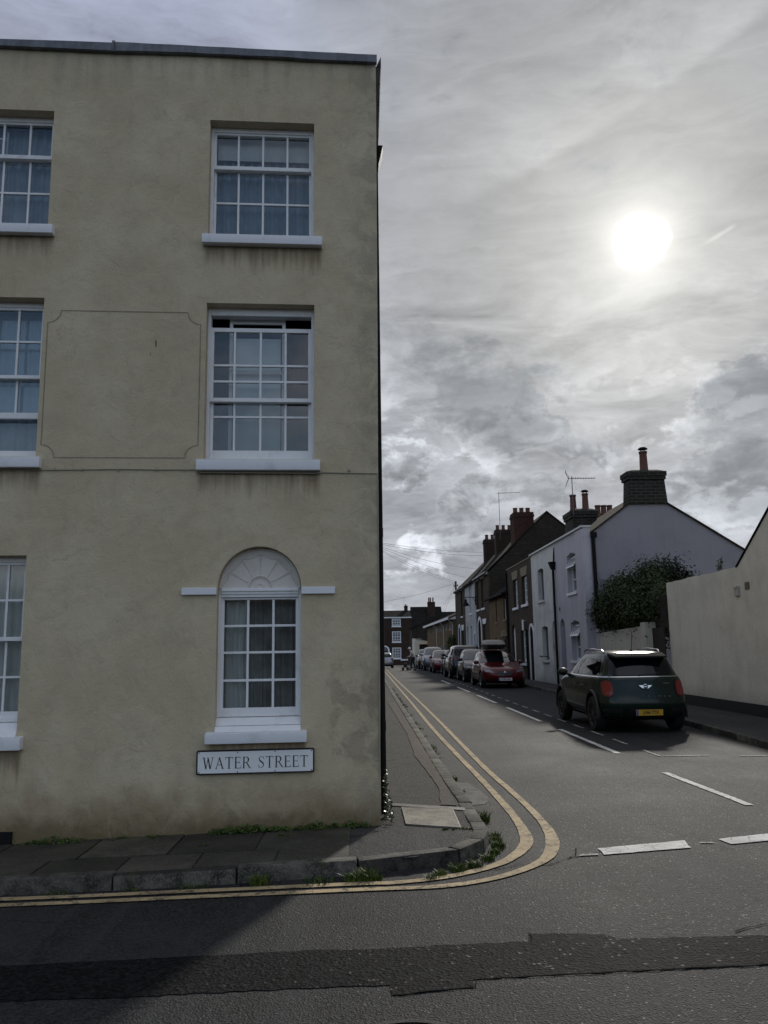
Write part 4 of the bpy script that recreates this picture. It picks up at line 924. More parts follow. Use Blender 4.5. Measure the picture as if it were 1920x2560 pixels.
mb.tube([(L - .06, -.05, 4.9), (L - .04, .0, 5.5)], .03, 6); mb.build('downpipe', M['iron'], h, smooth=True)
mb = MB(); mb.box(L - 1.0, L - .9, -.03, 0, 1.5, 1.72); mb.build('meter_box', M['vent'], h)
chimney(h, yl(34.6), yl(33.3), 1.05, 2.05, 5.9, 7.25, 'sootstone', [(yl(34.0), 1.28), (yl(33.7), 1.72)], .14, .68, worn=True, cowl=(1,))
# --- brown brick house
h = rhouse('brown brick terraced house with tapered stone lintels beyond the white house', 43.5)
L = 6.4
def yl(Y): return 43.5 - Y
holes = [rect(yl(41.85), yl(40.63), 3.54, 4.95), rect(yl(39.5), yl(38.2), 3.58, 4.93), rect(yl(40.3), yl(39.1), .82, 2.36), arch(yl(42.7), yl(41.7), .08, 2.22, 10), arch(yl(37.95), yl(37.12), .08, 2.1, 10)]
fwall(h, M['brown'], rect(0, L, -.3, 5.62), holes, [(0, -.3), (0, 5.62), (.24, 5.62), (.24, 5.3), (3.0, 6.6), (E_BACK + .3, 4.8), (E_BACK + .3, -.3)], L, .2)
mb = MB(); mb.box(0, L, -.03, .26, 5.62, 5.68); mb.build('coping', M['lintel'], h)
roofslab(h, M['slate'], [(.26, 5.5), (3.0, 6.65), (E_BACK + .4, 4.8)], 0, L)
for ya, yb, z0, z1 in ((41.85, 40.63, 3.54, 4.95), (39.5, 38.2, 3.58, 4.93), (40.3, 39.1, .82, 2.36)):
    swin(h, yl(ya), yl(yb), z0, z1, .15, 3, (.25, .5, .75), 'netpane', .13, 'white', .035, .12, .12)
    if z0 > 2:
        a, b = yl(ya), yl(yb); mb = MB(); mb.prism([(a - .02, z1), (b + .02, z1), (b + .22, z1 + .42), (a - .22, z1 + .42)], lambda p, q, hh: (p, hh, q), -.02, .04); mb.build('lintel', M['lintel'], h)
archdoor(h, yl(42.7), yl(41.7), .08, 2.22, .12, 'white')
archdoor(h, yl(37.95), yl(37.12), .08, 2.1, .15, 'doorpale', 'white', .12)
mb = MB(); mb.box(yl(39.05), yl(38.75), -.16, -.13, 2.35, 2.85); mb.tube([(yl(38.9), -.14, 2.8), (yl(38.9), 0, 2.8)], .015, 5); mb.build('alarm_box', M['white'], h)
mb = MB(); mb.tube([(.1, -.06, 5.5), (.1, -.06, 0)], .05, 8); mb.build('downpipe', M['iron'], h); mb = MB(); mb.tube([(yl(38.55), -.05, 2.4), (yl(38.55), -.05, 0)], .04, 6); mb.build('downpipe', M['iron'], h)
chimney(h, 2.9, 3.6, 3.95, 4.95, 5.0, 7.95, 'chimneybrick', [(3.25, 4.15), (3.25, 4.45), (3.25, 4.75)], .15, .6)
# --- low ochre brick cottage
h = rhouse('low ochre brick cottage with a tiled roof squeezed between two taller brick houses', 50.2)
L = 6.7
def yl(Y): return 50.2 - Y
holes = [rect(yl(47.68), yl(47.0), 3.02, 4.25), rect(yl(45.0), yl(44.2), 3.06, 4.3), rect(yl(48.2), yl(47.0), .9, 2.1), rect(yl(45.0), yl(44.1), .05, 2.05)]
fwall(h, M['ochre'], rect(0, L, -.3, 4.55), holes, [(0, -.3), (0, 4.55), (3.0, 6.7), (6, 4.5), (6, -.3)], L, .14)
roofslab(h, M['slate'], [(-.28, 4.42), (3.0, 6.78), (6.2, 4.4)], 0, L, .09)
mb = MB(); mb.box(0, L, -.36, -.24, 4.36, 4.47); mb.tube([(L - .12, -.2, 4.35), (L - .12, -.06, 4.1), (L - .12, -.06, 0)], .045, 6); mb.build('gutter', M['iron'], h)
for ya, yb, z0, z1 in ((47.68, 47.0, 3.02, 4.25), (45.0, 44.2, 3.06, 4.3), (48.2, 47.0, .9, 2.1)):
    swin(h, yl(ya), yl(yb), z0, z1, .10, 2, (.5,), 'netpane', .07, 'lintel', .03, .06, .1)
sdoor(h, yl(45.0), yl(44.1), .05, 2.05, .1)
mb = MB(); a, b = yl(45.0), yl(44.2); mb.prism([(a, 2.15), (b, 2.15), ((a + b) / 2, 2.5)], lambda p, q, hh: (p, hh, q), -.22, 0.0)
for x in (a + .05, b - .05): mb.tube([(x, -.2, 2.2), (x, 0, 1.9)], .03, 5)
mb.build('porch', M['lintel'], h)
# --- tall range of three: soot gable, white painted front, brown front
prof = [(0, -1.2), (0, 6.22), (3.83, 9.87), (5.2, 8.74), (7.6, 6.4), (7.6, -1.2)]
def tall(label, Ya, Yb, m, holes, gable=None):
    L = Yb - Ya; h = rhouse(label, Yb)
    fwall(h, M[m], rect(0, L, -1.2, 6.22), holes, [(0, -1.2), (0, 6.22), (.1, 6.22), (.1, -1.2)], L, .16)
    mb = MB()
    for x in ((0, L) if gable else (0,)): mb.tess([[(.1 if p[0] == 0 else p[0], p[1]) for p in prof]], lambda a, b: (x + (.002 if x else -.0), a, b))
    mb.poly([(0, 7.6, -1.2), (L, 7.6, -1.2), (L, 7.6, 6.4), (0, 7.6, 6.4)])
    mb.build('gable_wall', M['darkbrick'], h)
    roofslab(h, M['slate'], [(-.22, 6.12), (3.83, 9.97), (5.2, 8.85), (7.8, 6.3)], 0, L + (.05 if gable else 0), .09)
    return h
Ya, Yb = 50.2, 56.2
def yl(Y): return Yb - Y
h = tall('brown brick house with a tall sooty gable wall and a big three pot chimney', Ya, Yb, 'brown',
    [rect(yl(53.35), yl(51.95), 4.08, 5.98), rect(yl(55.55), yl(54.3), 4.08, 5.98), rect(yl(53.0), yl(51.6), 1.0, 3.05), arch(yl(55.2), yl(53.7), -.05, 2.65, 10)], True)
for a, b, z0, z1 in ((53.35, 51.95, 4.08, 5.98), (55.55, 54.3, 4.08, 5.98), (53.0, 51.6, 1.0, 3.05)):
    swin(h, yl(a), yl(b), z0, z1, .13, 2, (.5,), 'darkpane', .07, 'white', .03, .1, .13)
    xa, xb = yl(a), yl(b); mb = MB()
    if z0 > 2: mb.box(xa - .05, xb + .05, -.03, .02, z1, z1 + .17)
    else: mb.prism([(xa + .1, z1), (xb - .1, z1), (xb + .15, z1 + .33), (xa - .15, z1 + .33)], lambda p, q, hh: (p, hh, q), -.03, .02)
    mb.build('lintel', M['white'], h)
archdoor(h, yl(55.2), yl(53.7), -.05, 2.65, .13, 'doorpale', 'white', .2)
mb = MB(); mb.box(0, 6.0, -.2, -.03, 6.05, 6.2); mb.build('fascia', M['coping'], h)
chimney(h, yl(51.6), yl(50.28), 1.77, 3.02, 7.9, 9.92, 'chimneybrick', [(yl(50.95), 2.0), (yl(50.95), 2.4), (yl(50.95), 2.8)], .15, .36)
mb = MB(); mb.tube([(.12, -.06, 6.0), (.12, -.06, -.1)], .055, 6); mb.build('downpipe', M['coping'], h); mb = MB(); mb.tube([(.42, -.05, 4.4), (.42, -.05, -.1)], .045, 6); mb.build('downpipe', M['coping'], h)
Ya, Yb = 56.2, 62.1
h = tall('white painted brick house in the tall range with an arched doorway', Ya, Yb, 'whitebrick',
    [rect(yl(59.5), yl(58.1), 4.0, 6.0), rect(yl(59.25), yl(58.25), .9, 3.1), arch(yl(61.5), yl(60.5), -.1, 2.65, 10), arch(yl(57.4), yl(56.5), -.1, 2.1, 10)])
for a, b, z0, z1 in ((59.5, 58.1, 4.0, 6.0), (59.25, 58.25, .9, 3.1)): swin(h, yl(a), yl(b), z0, z1, .13, 2, (.5,), 'netpane', .1, 'white', .03, .1, .12)
archdoor(h, yl(61.5), yl(60.5), -.1, 2.65, .13, 'doorpale'); archdoor(h, yl(57.4), yl(56.5), -.1, 2.1, .13, 'doordark', 'white', .15)
chimney(h, yl(58.4), yl(57.6), 1.80, 3.10, 8.0, 9.88, 'redbrown', [(yl(58), 2.0), (yl(58), 2.42), (yl(58), 2.85)], .13, .36)
Ya, Yb = 62.1, 68.3
h = tall('brown brick house at the far end of the tall range with a white arched door', Ya, Yb, 'brown',
    [rect(yl(64.75), yl(63.65), 4.0, 6.0), rect(yl(64.6), yl(63.4), .9, 2.9), arch(yl(66.8), yl(65.5), -.1, 2.6, 10)])
for a, b, z0, z1 in ((64.75, 63.65, 4.0, 6.0), (64.6, 63.4, .9, 2.9)):
    swin(h, yl(a), yl(b), z0, z1, .13, 2, (.5,), 'darkpane', .07, 'white', .03, .1, .12)
    mb = MB(); mb.prism([(yl(a) + .05, z1), (yl(b) - .05, z1), (yl(b) + .12, z1 + .2 if z0 > 2 else z1 + .42), (yl(a) - .12, z1 + .2 if z0 > 2 else z1 + .42)], lambda p, q, hh: (p, hh, q), -.03, .02); mb.build('lintel', M['white'], h)
archdoor(h, yl(66.8), yl(65.5), -.1, 2.6, .13, 'doorpale', 'white', .2)
mb = MB(); mb.box(-.05, 6.2, -.2, -.03, 6.02, 6.2); mb.build('fascia', M['coping'], h)
chimney(h, yl(64.0), yl(63.2), 1.80, 2.72, 8.0, 9.92, 'redbrown', [(yl(63.6), 2.05), (yl(63.6), 2.5)], .14, .40)

# --- modern low terrace further along, one block of flats with a run of windows
h = rhouse('modern low ochre brick terrace with a long run of upper windows and white fascia', 100.6, z=0.0, cat='terrace', name='modern_terrace', group=None)
L = 29.9; holes = []; ups = []; k = 0
for i in range(6):
    xa = 1.0 + i * 4.9
    for j in range(3): holes.append(rect(xa + j * 1.25, xa + j * 1.25 + 1.05, 3.2, 4.02)); ups.append((xa + j * 1.25, xa + j * 1.25 + 1.05))
    holes.append(rect(xa, xa + .9, -.7, 1.75)); holes.append(rect(xa + 1.5, xa + 3.2, .1, 1.75))
fwall(h, M['ochre'], rect(0, L, -1.5, 4.25), holes, [(0, -1.5), (0, 4.25), (3.6, 5.75), (7.2, 4.25), (7.2, -1.5)], L, .08)
roofslab(h, M['slate'], [(-.45, 4.12), (3.6, 5.87), (7.5, 4.2)], -.1, L + .12, .1)
mb = MB(); mb.box(-.1, L + .12, -.50, -.42, 3.98, 4.20); mb.prism([(-.42, 4.0), (.35, 4.0), (3.6, 5.6), (3.6, 5.75), (-.42, 4.12)], lambda a, b, hh: (hh, a, b), L + .03, L + .10); mb.build('fascia', M['white'], h)
for a, b in ups: swin(h, a, b, 3.2, 4.02, .06, 2, (), 'netpane', .06, None, .05)
for i in range(6):
    xa = 1.0 + i * 4.9; sdoor(h, xa, xa + .9, -.7, 1.75, .06, 'doorpale' if i % 2 else 'doordark'); swin(h, xa + 1.5, xa + 3.2, .1, 1.75, .06, 3, (), 'darkpane', .06, None, .04)
mb = MB(); mb.box(L - 4.2, L - 1.0, -.015, 0, 3.08, 3.19); mb.box(L - 3.9, L - 3.2, -.012, 0, 3.5, 4.1); mb.build('orange_panel', M['orangepanel'], h)
mb = MB()
for x in (L - .3, L - 8.2, L - 16): mb.tube([(x, -.44, 3.98), (x, -.06, 3.6), (x, -.06, -1)], .05, 6)
mb.build('downpipe', M['coping'], h)

# --- buildings closing the view
h = empty('brick_house', 'three storey dark brick house with a white parapet band closing the end of the street', 'house', (0, 160, 0))
hx = [rect(5.32, 7.04, 5.78, 7.30), rect(5.32, 7.04, 2.76, 4.85), rect(5.32, 7.04, -.38, 1.75), arch(3.1, 4.5, -1.7, 1.2, 10), rect(-.4, 1.3, 5.78, 7.3), rect(-.4, 1.3, 2.76, 4.85), rect(-.4, 1.3, -.38, 1.75)]
fwall(h, M['redbrown'], rect(-6, 9.15, -3, 7.4), hx, [(0, -3), (0, 7.4), (5, 8.9), (9, 7.4), (9, -3)], 15.15, .15, x0=-6)
mb = MB(); mb.box(-6, 9.15, -.15, .3, 7.4, 7.62); mb.build('parapet_band', M['white'], h)
roofslab(h, M['slate'], [(.3, 7.5), (5, 9.1), (9.2, 7.4)], -6, 9.15)
for x0, x1, z0, z1 in ((5.32, 7.04, 5.78, 7.30), (5.32, 7.04, 2.76, 4.85), (5.32, 7.04, -.38, 1.75), (-.4, 1.3, 5.78, 7.3), (-.4, 1.3, 2.76, 4.85), (-.4, 1.3, -.38, 1.75)):
    swin(h, x0, x1, z0, z1, .02, 3, (.25, .5, .75), 'netpane', .17, 'white', .06, .1, .12)
archdoor(h, 3.1, 4.5, -1.7, 1.2, .1, 'doordark', 'white', .3)
mb = MB(); mb.box(6.9, 8.3, -.03, 0, -.75, -.45); mb.build('name_board', M['white'], h)
chimney(h, 8.0, 8.7, 4.5, 5.5, 8.3, 10.0, 'redbrown', [(8.35, 5.0)], .15, .3)
h = empty('brick_house', 'dark house with a broad slate roof and a tall red chimney behind the far rooftops', 'house', (0, 175, 0))
fwall(h, M['redbrown'], rect(9.2, 22, -3, 6.4), [], [(0, -3), (0, 6.4), (4.5, 10.4), (9, 6.4), (9, -3)], 12.8, x0=9.2)
mb = MB(); mb.prism([(-.3, 6.2), (4.5, 10.5), (9.3, 6.2), (9.3, 6.0), (4.5, 10.3), (-.3, 6.0)], lambda a, b, hh: (hh, a, b), 10.05, 16.8); mb.prism([(-.3, 6.2), (3.3, 9.3), (3.3, 9.1), (-.3, 6.0)], lambda a, b, hh: (hh, a, b), 16.8, 22); mb.build('roof', M['slate'], h)
chimney(h, 13.7, 15.3, 2.0, 3.2, 7.0, 11.4, 'redbrown', [(14.0, 2.6), (14.35, 2.6), (14.9, 2.6)], .16, .95)
h = empty('outbuilding', 'low dark brick building with a sloping roof edge behind the pale garage', 'outbuilding', (0, 130, 0))
mb = MB(); mb.prism([(7.5, -2.5), (13, -2.5), (13, 6.3), (11.9, 6.4), (7.7, 4.75), (7.5, 4.6)], lambda a, b, hh: (a, hh, b), 0, 8); mb.build('wall', M['darkbrick'], h)
mb = MB(); mb.hexa([(7.3, -.15, 4.62), (11.95, -.15, 6.5), (11.95, 8.1, 6.5), (7.3, 8.1, 4.62), (7.3, -.15, 4.74), (11.95, -.15, 6.62), (11.95, 8.1, 6.62), (7.3, 8.1, 4.74)]); mb.build('roof', M['slate'], h)
h = empty('garage', 'small pale rendered garage with a dark opening at the far end of the parked cars', 'garage', (0, 102, 0))
mb = MB(); mb.box(6.15, 6.75, 0, 5, -1.6, 2.8); mb.prism([(6.15, 2.8), (6.75, 2.8), (8.4, 2.25), (8.4, 2.05), (6.75, 2.05)], lambda a, b, hh: (a, hh, b), .001, 5); mb.box(8.4, 8.6, 0, 5, -1.6, 2.2); mb.box(6.75, 8.4, 1.2, 1.3, -1.6, 2.05); mb.build('wall', M['cream'], h)
mb = MB(); mb.box(6.8, 8.38, 1.05, 1.15, -1.6, 2.0); mb.build('door', M['doordark'], h)
mb = MB(); mb.hexa([(6.1, -.1, 2.83), (8.7, -.1, 2.22), (8.7, 5.1, 2.22), (6.1, 5.1, 2.83), (6.1, -.1, 2.9), (8.7, -.1, 2.29), (8.7, 5.1, 2.29), (6.1, 5.1, 2.9)]); mb.build('roof', M['slate'], h)

# --- near right: cream rendered building, garden wall, gate
h = rhouse('cream rendered building with a black plinth, low parapet and gable at the right edge', 22.0, 8.2, 'building', 'rendered_building', group=None)
rg = random.Random(4)
top = [(0, 3.24)] + [(x * .22, 3.25 + rg.uniform(-.015, .012)) for x in range(1, 19)] + [(4.32, 3.26), (8.4, 5.80), (12.5, 3.26)]
mb = MB(); mb.prism([(12.5, -.2), (0, -.2)] + top, lambda a, b, hh: (a, hh, b), 0, .28)
mb.prism([(12.5, -.2), (4.4, -.2), (4.4, 3.26), (8.4, 5.75), (12.5, 3.26)], lambda a, b, hh: (a, hh, b), .28, 6); mb.build('wall', M['cream'], h)
mb = MB()
for (xa, za), (xb, zb) in (((4.26, 3.24), (8.4, 5.82)), ((8.4, 5.82), (12.6, 3.24))): mb.hexa([(xa, -.025, za), (xb, -.025, zb), (xb, 6.1, zb), (xa, 6.1, za), (xa, -.025, za + .035), (xb, -.025, zb + .035), (xb, 6.1, zb + .06), (xa, 6.1, za + .06)])
mb.build('roof', M['slate'], h)
mb = MB(); mb.box(-.004, 12.5, -.02, .05, -.1, .335); mb.build('plinth', M['plinth'], h)
mb = MB(); mb.box(4.13, 4.33, -.05, 0, 2.62, 2.84); mb.box(4.15, 4.31, -.065, -.05, 2.78, 2.83); mb.build('vent_cowl', M['vent'], h, bevel=.01)
mb = MB(); mb.box(4.60, 4.80, -.012, 0, 2.73, 2.89)
for k in range(5): mb.box(4.61, 4.79, -.02, -.012, 2.745 + k * .029, 2.757 + k * .029)
mb.build('air_brick', M['lintel'], h)
h = rhouse('low cream garden wall overhung by shrubs between the lilac house and the cream building', 27.95, 7.92, 'wall', 'garden_wall', group=None)
mb = MB(); mb.hexa([(0, 0, -.2), (4.95, 0, -.2), (4.95, .22, -.2), (0, .22, -.2), (0, 0, 2.0), (4.95, 0, 2.13), (4.95, .22, 2.13), (0, .22, 2.0)]); mb.build('wall', M['creamlow'], h)
mb = MB(); mb.box(4.6, 5.0, -.05, .27, -.2, 2.22); mb.build('pier', M['creamlow'], h, bevel=.01)
mb = MB(); mb.box(-.12, .28, -.035, .24, -.2, 2.15); mb.build('end_pier', M['lilac'], h, bevel=.01)
h = rhouse('tall dark timber gate in the gap beside the cream building', 22.92, 8.05, 'gate', 'timber_gate', group=None)
mb = MB()
for k in range(6): mb.box(.02 + k * .15, .16 + k * .15, 0, .03, .12, 2.05)
mb.box(0, .92, .03, .07, .5, .62); mb.box(0, .92, .03, .07, 1.6, 1.72); mb.build('boards', M['gatewood'], h)
mb = MB(); mb.box(-.05, .92, .12, .4, 2.05, 2.9); mb.build('head_panel', M['darkbrick'], h)

# --- lamp on a bracket, aerials, pole and wires
e = empty('street_lamp', 'black bell shaped street lamp on a wall bracket by the white painted house', 'street lamp', (7.65, 56.0, 0))
mb = MB(); mb.tube([(0, 0, 4.98), (-.72, 0, 4.98)], .022, 6); mb.tube([(0, 0, 4.6), (-.25, 0, 4.98)], .016, 6); mb.box(-.05, 0, -.14, .14, 4.3, 5.05); mb.build('bracket', M['iron'], e)
mb = MB(); mb.tube([(-.70, 0, 4.98), (-.70, 0, 4.8)], .02, 6); mb.lathe([(.05, 4.84), (.08, 4.78), (.08, 4.66), (.16, 4.56), (.24, 4.44), (.25, 4.40), (.22, 4.40)], 16, (-.70, 0, 0), cap=False); mb.build('lamp_shade', M['iron'], e, smooth=True)
mb = MB(); mb.lathe([(.001, 4.36), (.10, 4.38), (.13, 4.44), (.001, 4.46)], 12, (-.70, 0, 0)); mb.build('bulb_cover', M['netpane'], e, smooth=True)
def aerial(label, base, mast, boom, yaw, n=8, el=0.35, back=False, tilt=0.0):
    e = empty('tv_aerial', label, 'aerial', base, yaw, 'television aerials on the chimneys')
    mb = MB(); mb.tube([(0, 0, 0), (0, 0, mast)], .019, 6); mb.build('mast', M['alu'], e)
    mb = MB(); z = mast - .08; mb.tube([(-.15, 0, z), (boom, 0, z - tilt)], .014, 5)
    for i in range(n):
        x = boom * (i + .5) / n; l = el * (1 - .35 * i / n); mb.tube([(x, -l, z - tilt * x / boom), (x, l, z - tilt * x / boom)], .008, 4)
    if back:
        for k in range(6): zz = z + (k - 2.5) * .11; mb.tube([(-.12 - .05 * abs(k - 2.5), -.30, zz), (-.12 - .05 * abs(k - 2.5), .30, zz)], .009, 4)
        for s in (-.15, .15): mb.tube([(-.26, s, z - .30), (-.12, s, z), (-.26, s, z + .30)], .009, 4)
    mb.build('array', M['alu'], e)
aerial('wide television aerial with a grid reflector on the white house chimney', (8.72, 33.2, 6.9), 1.68, .95, R(-12), 9, .22, True, .05)
aerial('tall thin television aerial on the middle brick chimney of the tall range', (9.55, 56.3, 9.0), 3.35, 1.5, R(-10), 8, .22, False, .0)
aerial('distant television aerial on the chimney of the three storey house', (8.0, 165.0, 9.2), 2.6, 1.6, R(200), 6, .3)
e = empty('telegraph_pole', 'telegraph pole top with fanned wires beside the end of the tall range', 'telegraph pole', (7.80, 69.4, G(7.8, 69.4)))
mb = MB(); mb.tube([(0, 0, 0), (0, 0, 7.25)], [.11, .085], 10); mb.tube([(0, 0, 7.25), (0, 0, 7.28)], [.10, .09], 10); mb.build('pole', M['wood'], e)
mb = MB(); mb.tube([(-.2, 0, 6.9), (.2, 0, 6.9)], .03, 6); mb.tube([(.12, 0, 6.5), (.3, 0, 6.9)], .025, 5); mb.tube([(-.16, 0, 6.85), (-.16, 0, 7.02)], .03, 5); mb.tube([(.16, 0, 6.85), (.16, 0, 7.02)], .03, 5); mb.build('step_iron', M['iron'], e)
e = empty('telegraph_pole', 'telegraph pole on the left pavement where the overhead wires meet', 'telegraph pole', (0.45, 41.0, G(0.4, 41)))
mb = MB(); mb.tube([(0, 0, 0), (0, 0, 7.3)], [.12, .09], 10); mb.build('pole', M['wood'], e)
PT = Vector((0.45, 41.0, 6.95))
ends = [(8.2, 55.8, 8.04), (8.3, 56.6, 7.9), (8.0, 58.7, 7.2), (7.9, 62.9, 6.9), (7.8, 69.4, 7.15), (7.8, 69.4, 7.0)]
names = ['highest overhead wire, running to the tall range roof', 'second overhead wire, close under the highest one', 'third overhead wire, sloping to the white painted house', 'fourth overhead wire, sloping to the far brown house', 'steep overhead wire running to the far pole top', 'lowest steep overhead wire running to the far pole']
def wire(p, q, label, sag=.25, r=.007):
    p, q = Vector(p), Vector(q); mb = MB()
    mb.tube([p.lerp(q, t) - Vector((0, 0, sag * 4 * t * (1 - t))) for t in [i / 14 for i in range(15)]], r, 4, cap=False)
    tag(mb.build('telephone_wire', M['wire']), label, 'wire', 'telephone wires across the street')
for k, (q, lb) in enumerate(zip(ends, names)): wire(PT + Vector((0, 0, -.05 * k)), q, lb, .12 + .05 * (k % 3))
wire((-1.5, 52, 4.2), (7.8, 69.4, 7.05), 'rising overhead wire crossing low over the street to the far pole', .3)
for k, (x, y) in enumerate(((7.25, 79), (7.25, 84), (7.25, 90))): wire((7.8, 69.4, 6.9), (x, y, 4.1), ['nearest', 'middle', 'farthest'][k] + ' drop wire from the far pole down to the modern terrace', .1, .006)
# --- the left side of the street beyond the corner house (faces the cars, hidden from here behind the corner)
def lhouse(label, Y0, z=0.0): return empty('terraced_house', label, 'house', (0.06, Y0, z), R(90), 'terraced houses along the left side')
for label, Y0, L, m, z in (('brown brick terraced house on the left side just past the cream corner house', 18.6, 9.6, 'brown', 0), ('sooty brick terraced house on the left side of the street', 28.3, 10.6, 'darkbrick', 0),
                        ('dark brick terrace farthest along the left side of the street', 62.2, 12.0, 'darkbrick', 0)):
    h = lhouse(label, Y0, z); n = int(L // 2.4); hs = []
    for i in range(n):
        x = .7 + i * 2.4; hs += [rect(x, x + 1.0, 2.9, 4.0)] + ([rect(x, x + 1.0, 1.0, 2.5)] if i % 2 else [rect(x, x + .95, .1, 2.35)])
    fwall(h, M[m], rect(0, L, -.5, 4.35), hs, [(0, -.5), (0, 4.35), (3.5, 5.9), (7, 4.35), (7, -.5)], L, .14)
    roofslab(h, M['slate'], [(-.25, 4.25), (3.5, 6.0), (7.2, 4.25)], 0, L, .09)
    for i in range(n):
        x = .7 + i * 2.4; swin(h, x, x + 1.0, 2.9, 4.0, .1, 2, (.5,), 'netpane')
        if i % 2: swin(h, x, x + 1.0, 1.0, 2.5, .1, 2, (.5,), 'darkpane')
        else: sdoor(h, x, x + .95, .1, 2.35, .1, 'doordark' if i % 4 else 'doorpale')
    chimney(h, L - .9, L - .02, 2.9, 3.9, 5.2, 6.9, 'chimneybrick', [(L - .45, 3.1), (L - .45, 3.4), (L - .45, 3.7)], .13, .4)
h = empty('garden_wall', 'sooty brick garden wall between houses on the left side of the street', 'wall', (0.06, 28.3, 0), R(90))
mb = MB(); mb.box(0, 33.8, 0, .25, -.3, 1.6); mb.build('wall', M['darkbrick'], h)
mb = MB(); mb.box(0, 33.8, -.04, .29, 1.6, 1.68); mb.build('coping', M['lintel'], h)
# ---------------------------------------------------------------- cars
# car frame: x forward, y left, z up; origin on the road midway between the axles
def paint(name, c, metal=0.0, rough=0.32, coat=1.0):
    return mat(name, color=c, rough=rough, metal=metal, coat=coat, spec=0.3)
M['tyre'] = mat('tyre_rubber', color=(0.010, 0.010, 0.010), rough=0.8)
M['rim'] = mat('alloy_rim', color=(0.28, 0.28, 0.29), rough=0.35, metal=0.8)
M['rimdark'] = mat('dark_rim', color=(0.03, 0.03, 0.032), rough=0.35, metal=0.5)
M['carglass'] = mat('car_glass', color=(0.004, 0.005, 0.008), rough=0.02, spec=0.3)
M['matte'] = mat('matte_plastic', color=(0.012, 0.012, 0.012), rough=0.95, spec=0.1)
M['screen'] = mat('windscreen_glass', color=(0.006, 0.008, 0.011), rough=0.02, spec=1.0, coat=0.3)
M['trim'] = mat('black_trim', color=(0.010, 0.010, 0.010), rough=0.5)
M['chrome'] = mat('chrome', color=(0.65, 0.65, 0.65), rough=0.12, metal=1.0)
M['tail'] = mat('tail_lens', color=(0.17, 0.005, 0.007), rough=0.2, coat=0.3)
M['taildark'] = mat('tail_lens_dark', color=(0.16, 0.005, 0.006), rough=0.15, coat=1.0)
M['headlens'] = mat('head_lens', color=(0.16, 0.17, 0.18), rough=0.1, coat=1.0, metal=0.4)
M['plate_y'] = mat('yellow_plate', color=(0.50, 0.29, 0.015), rough=0.5)
M['plate_w'] = mat('white_plate', color=(0.62, 0.62, 0.60), rough=0.5)
M['plate_b'] = mat('plate_band_blue', color=(0.02, 0.08, 0.28), rough=0.5)
M['seats'] = mat('seat_cloth', color=(0.02, 0.02, 0.024), rough=0.9)

def ring(z, xr, xf, w, rr, rf, br, bf, barrel=0.03):
    h = []; rr = min(rr, w * .9); rf = min(rf, w * .9)
    def rx(y): return xr + br * (y / w) ** 2
    def fx(y): return xf - bf * (y / w) ** 2
    for t in (0.0, .3, .6, .85, 1.0): y = (w - rr) * t; h.append((rx(y), y))
    x0 = rx(w - rr)
    for a in (22, 45, 68): h.append((x0 + rr * (1 - math.cos(R(a))), w - rr + rr * math.sin(R(a))))
    x1 = fx(w - rf); n = 11; xa, xb = x0 + rr, x1 - rf; xm, hl = (xa + xb) / 2, max(.05, (xb - xa) / 2)
    for i in range(n):
        x = xa + (xb - xa) * i / (n - 1); h.append((x, w * (1 - barrel * abs((x - xm) / hl) ** 2.2)))
    ye = w * (1 - barrel)
    for a in (68, 45, 22): h.append((x1 - rf * (1 - math.cos(R(a))), (w - rf + rf * math.sin(R(a))) * (1 - barrel)))
    for t in (1.0, .85, .6, .3, 0.0): y = (w - rf) * t; h.append((fx(y), y * (1 - barrel * t)))
    # the rear corner eases into the barrelled side
    h = [(x, min(y, w) if i > 8 else y * (1 - barrel * (i / 8.0))) for i, (x, y) in enumerate(h)]
    loop = h + [(x, -y) for x, y in h[-2:0:-1]]
    return [(x, y, z) for x, y in loop]
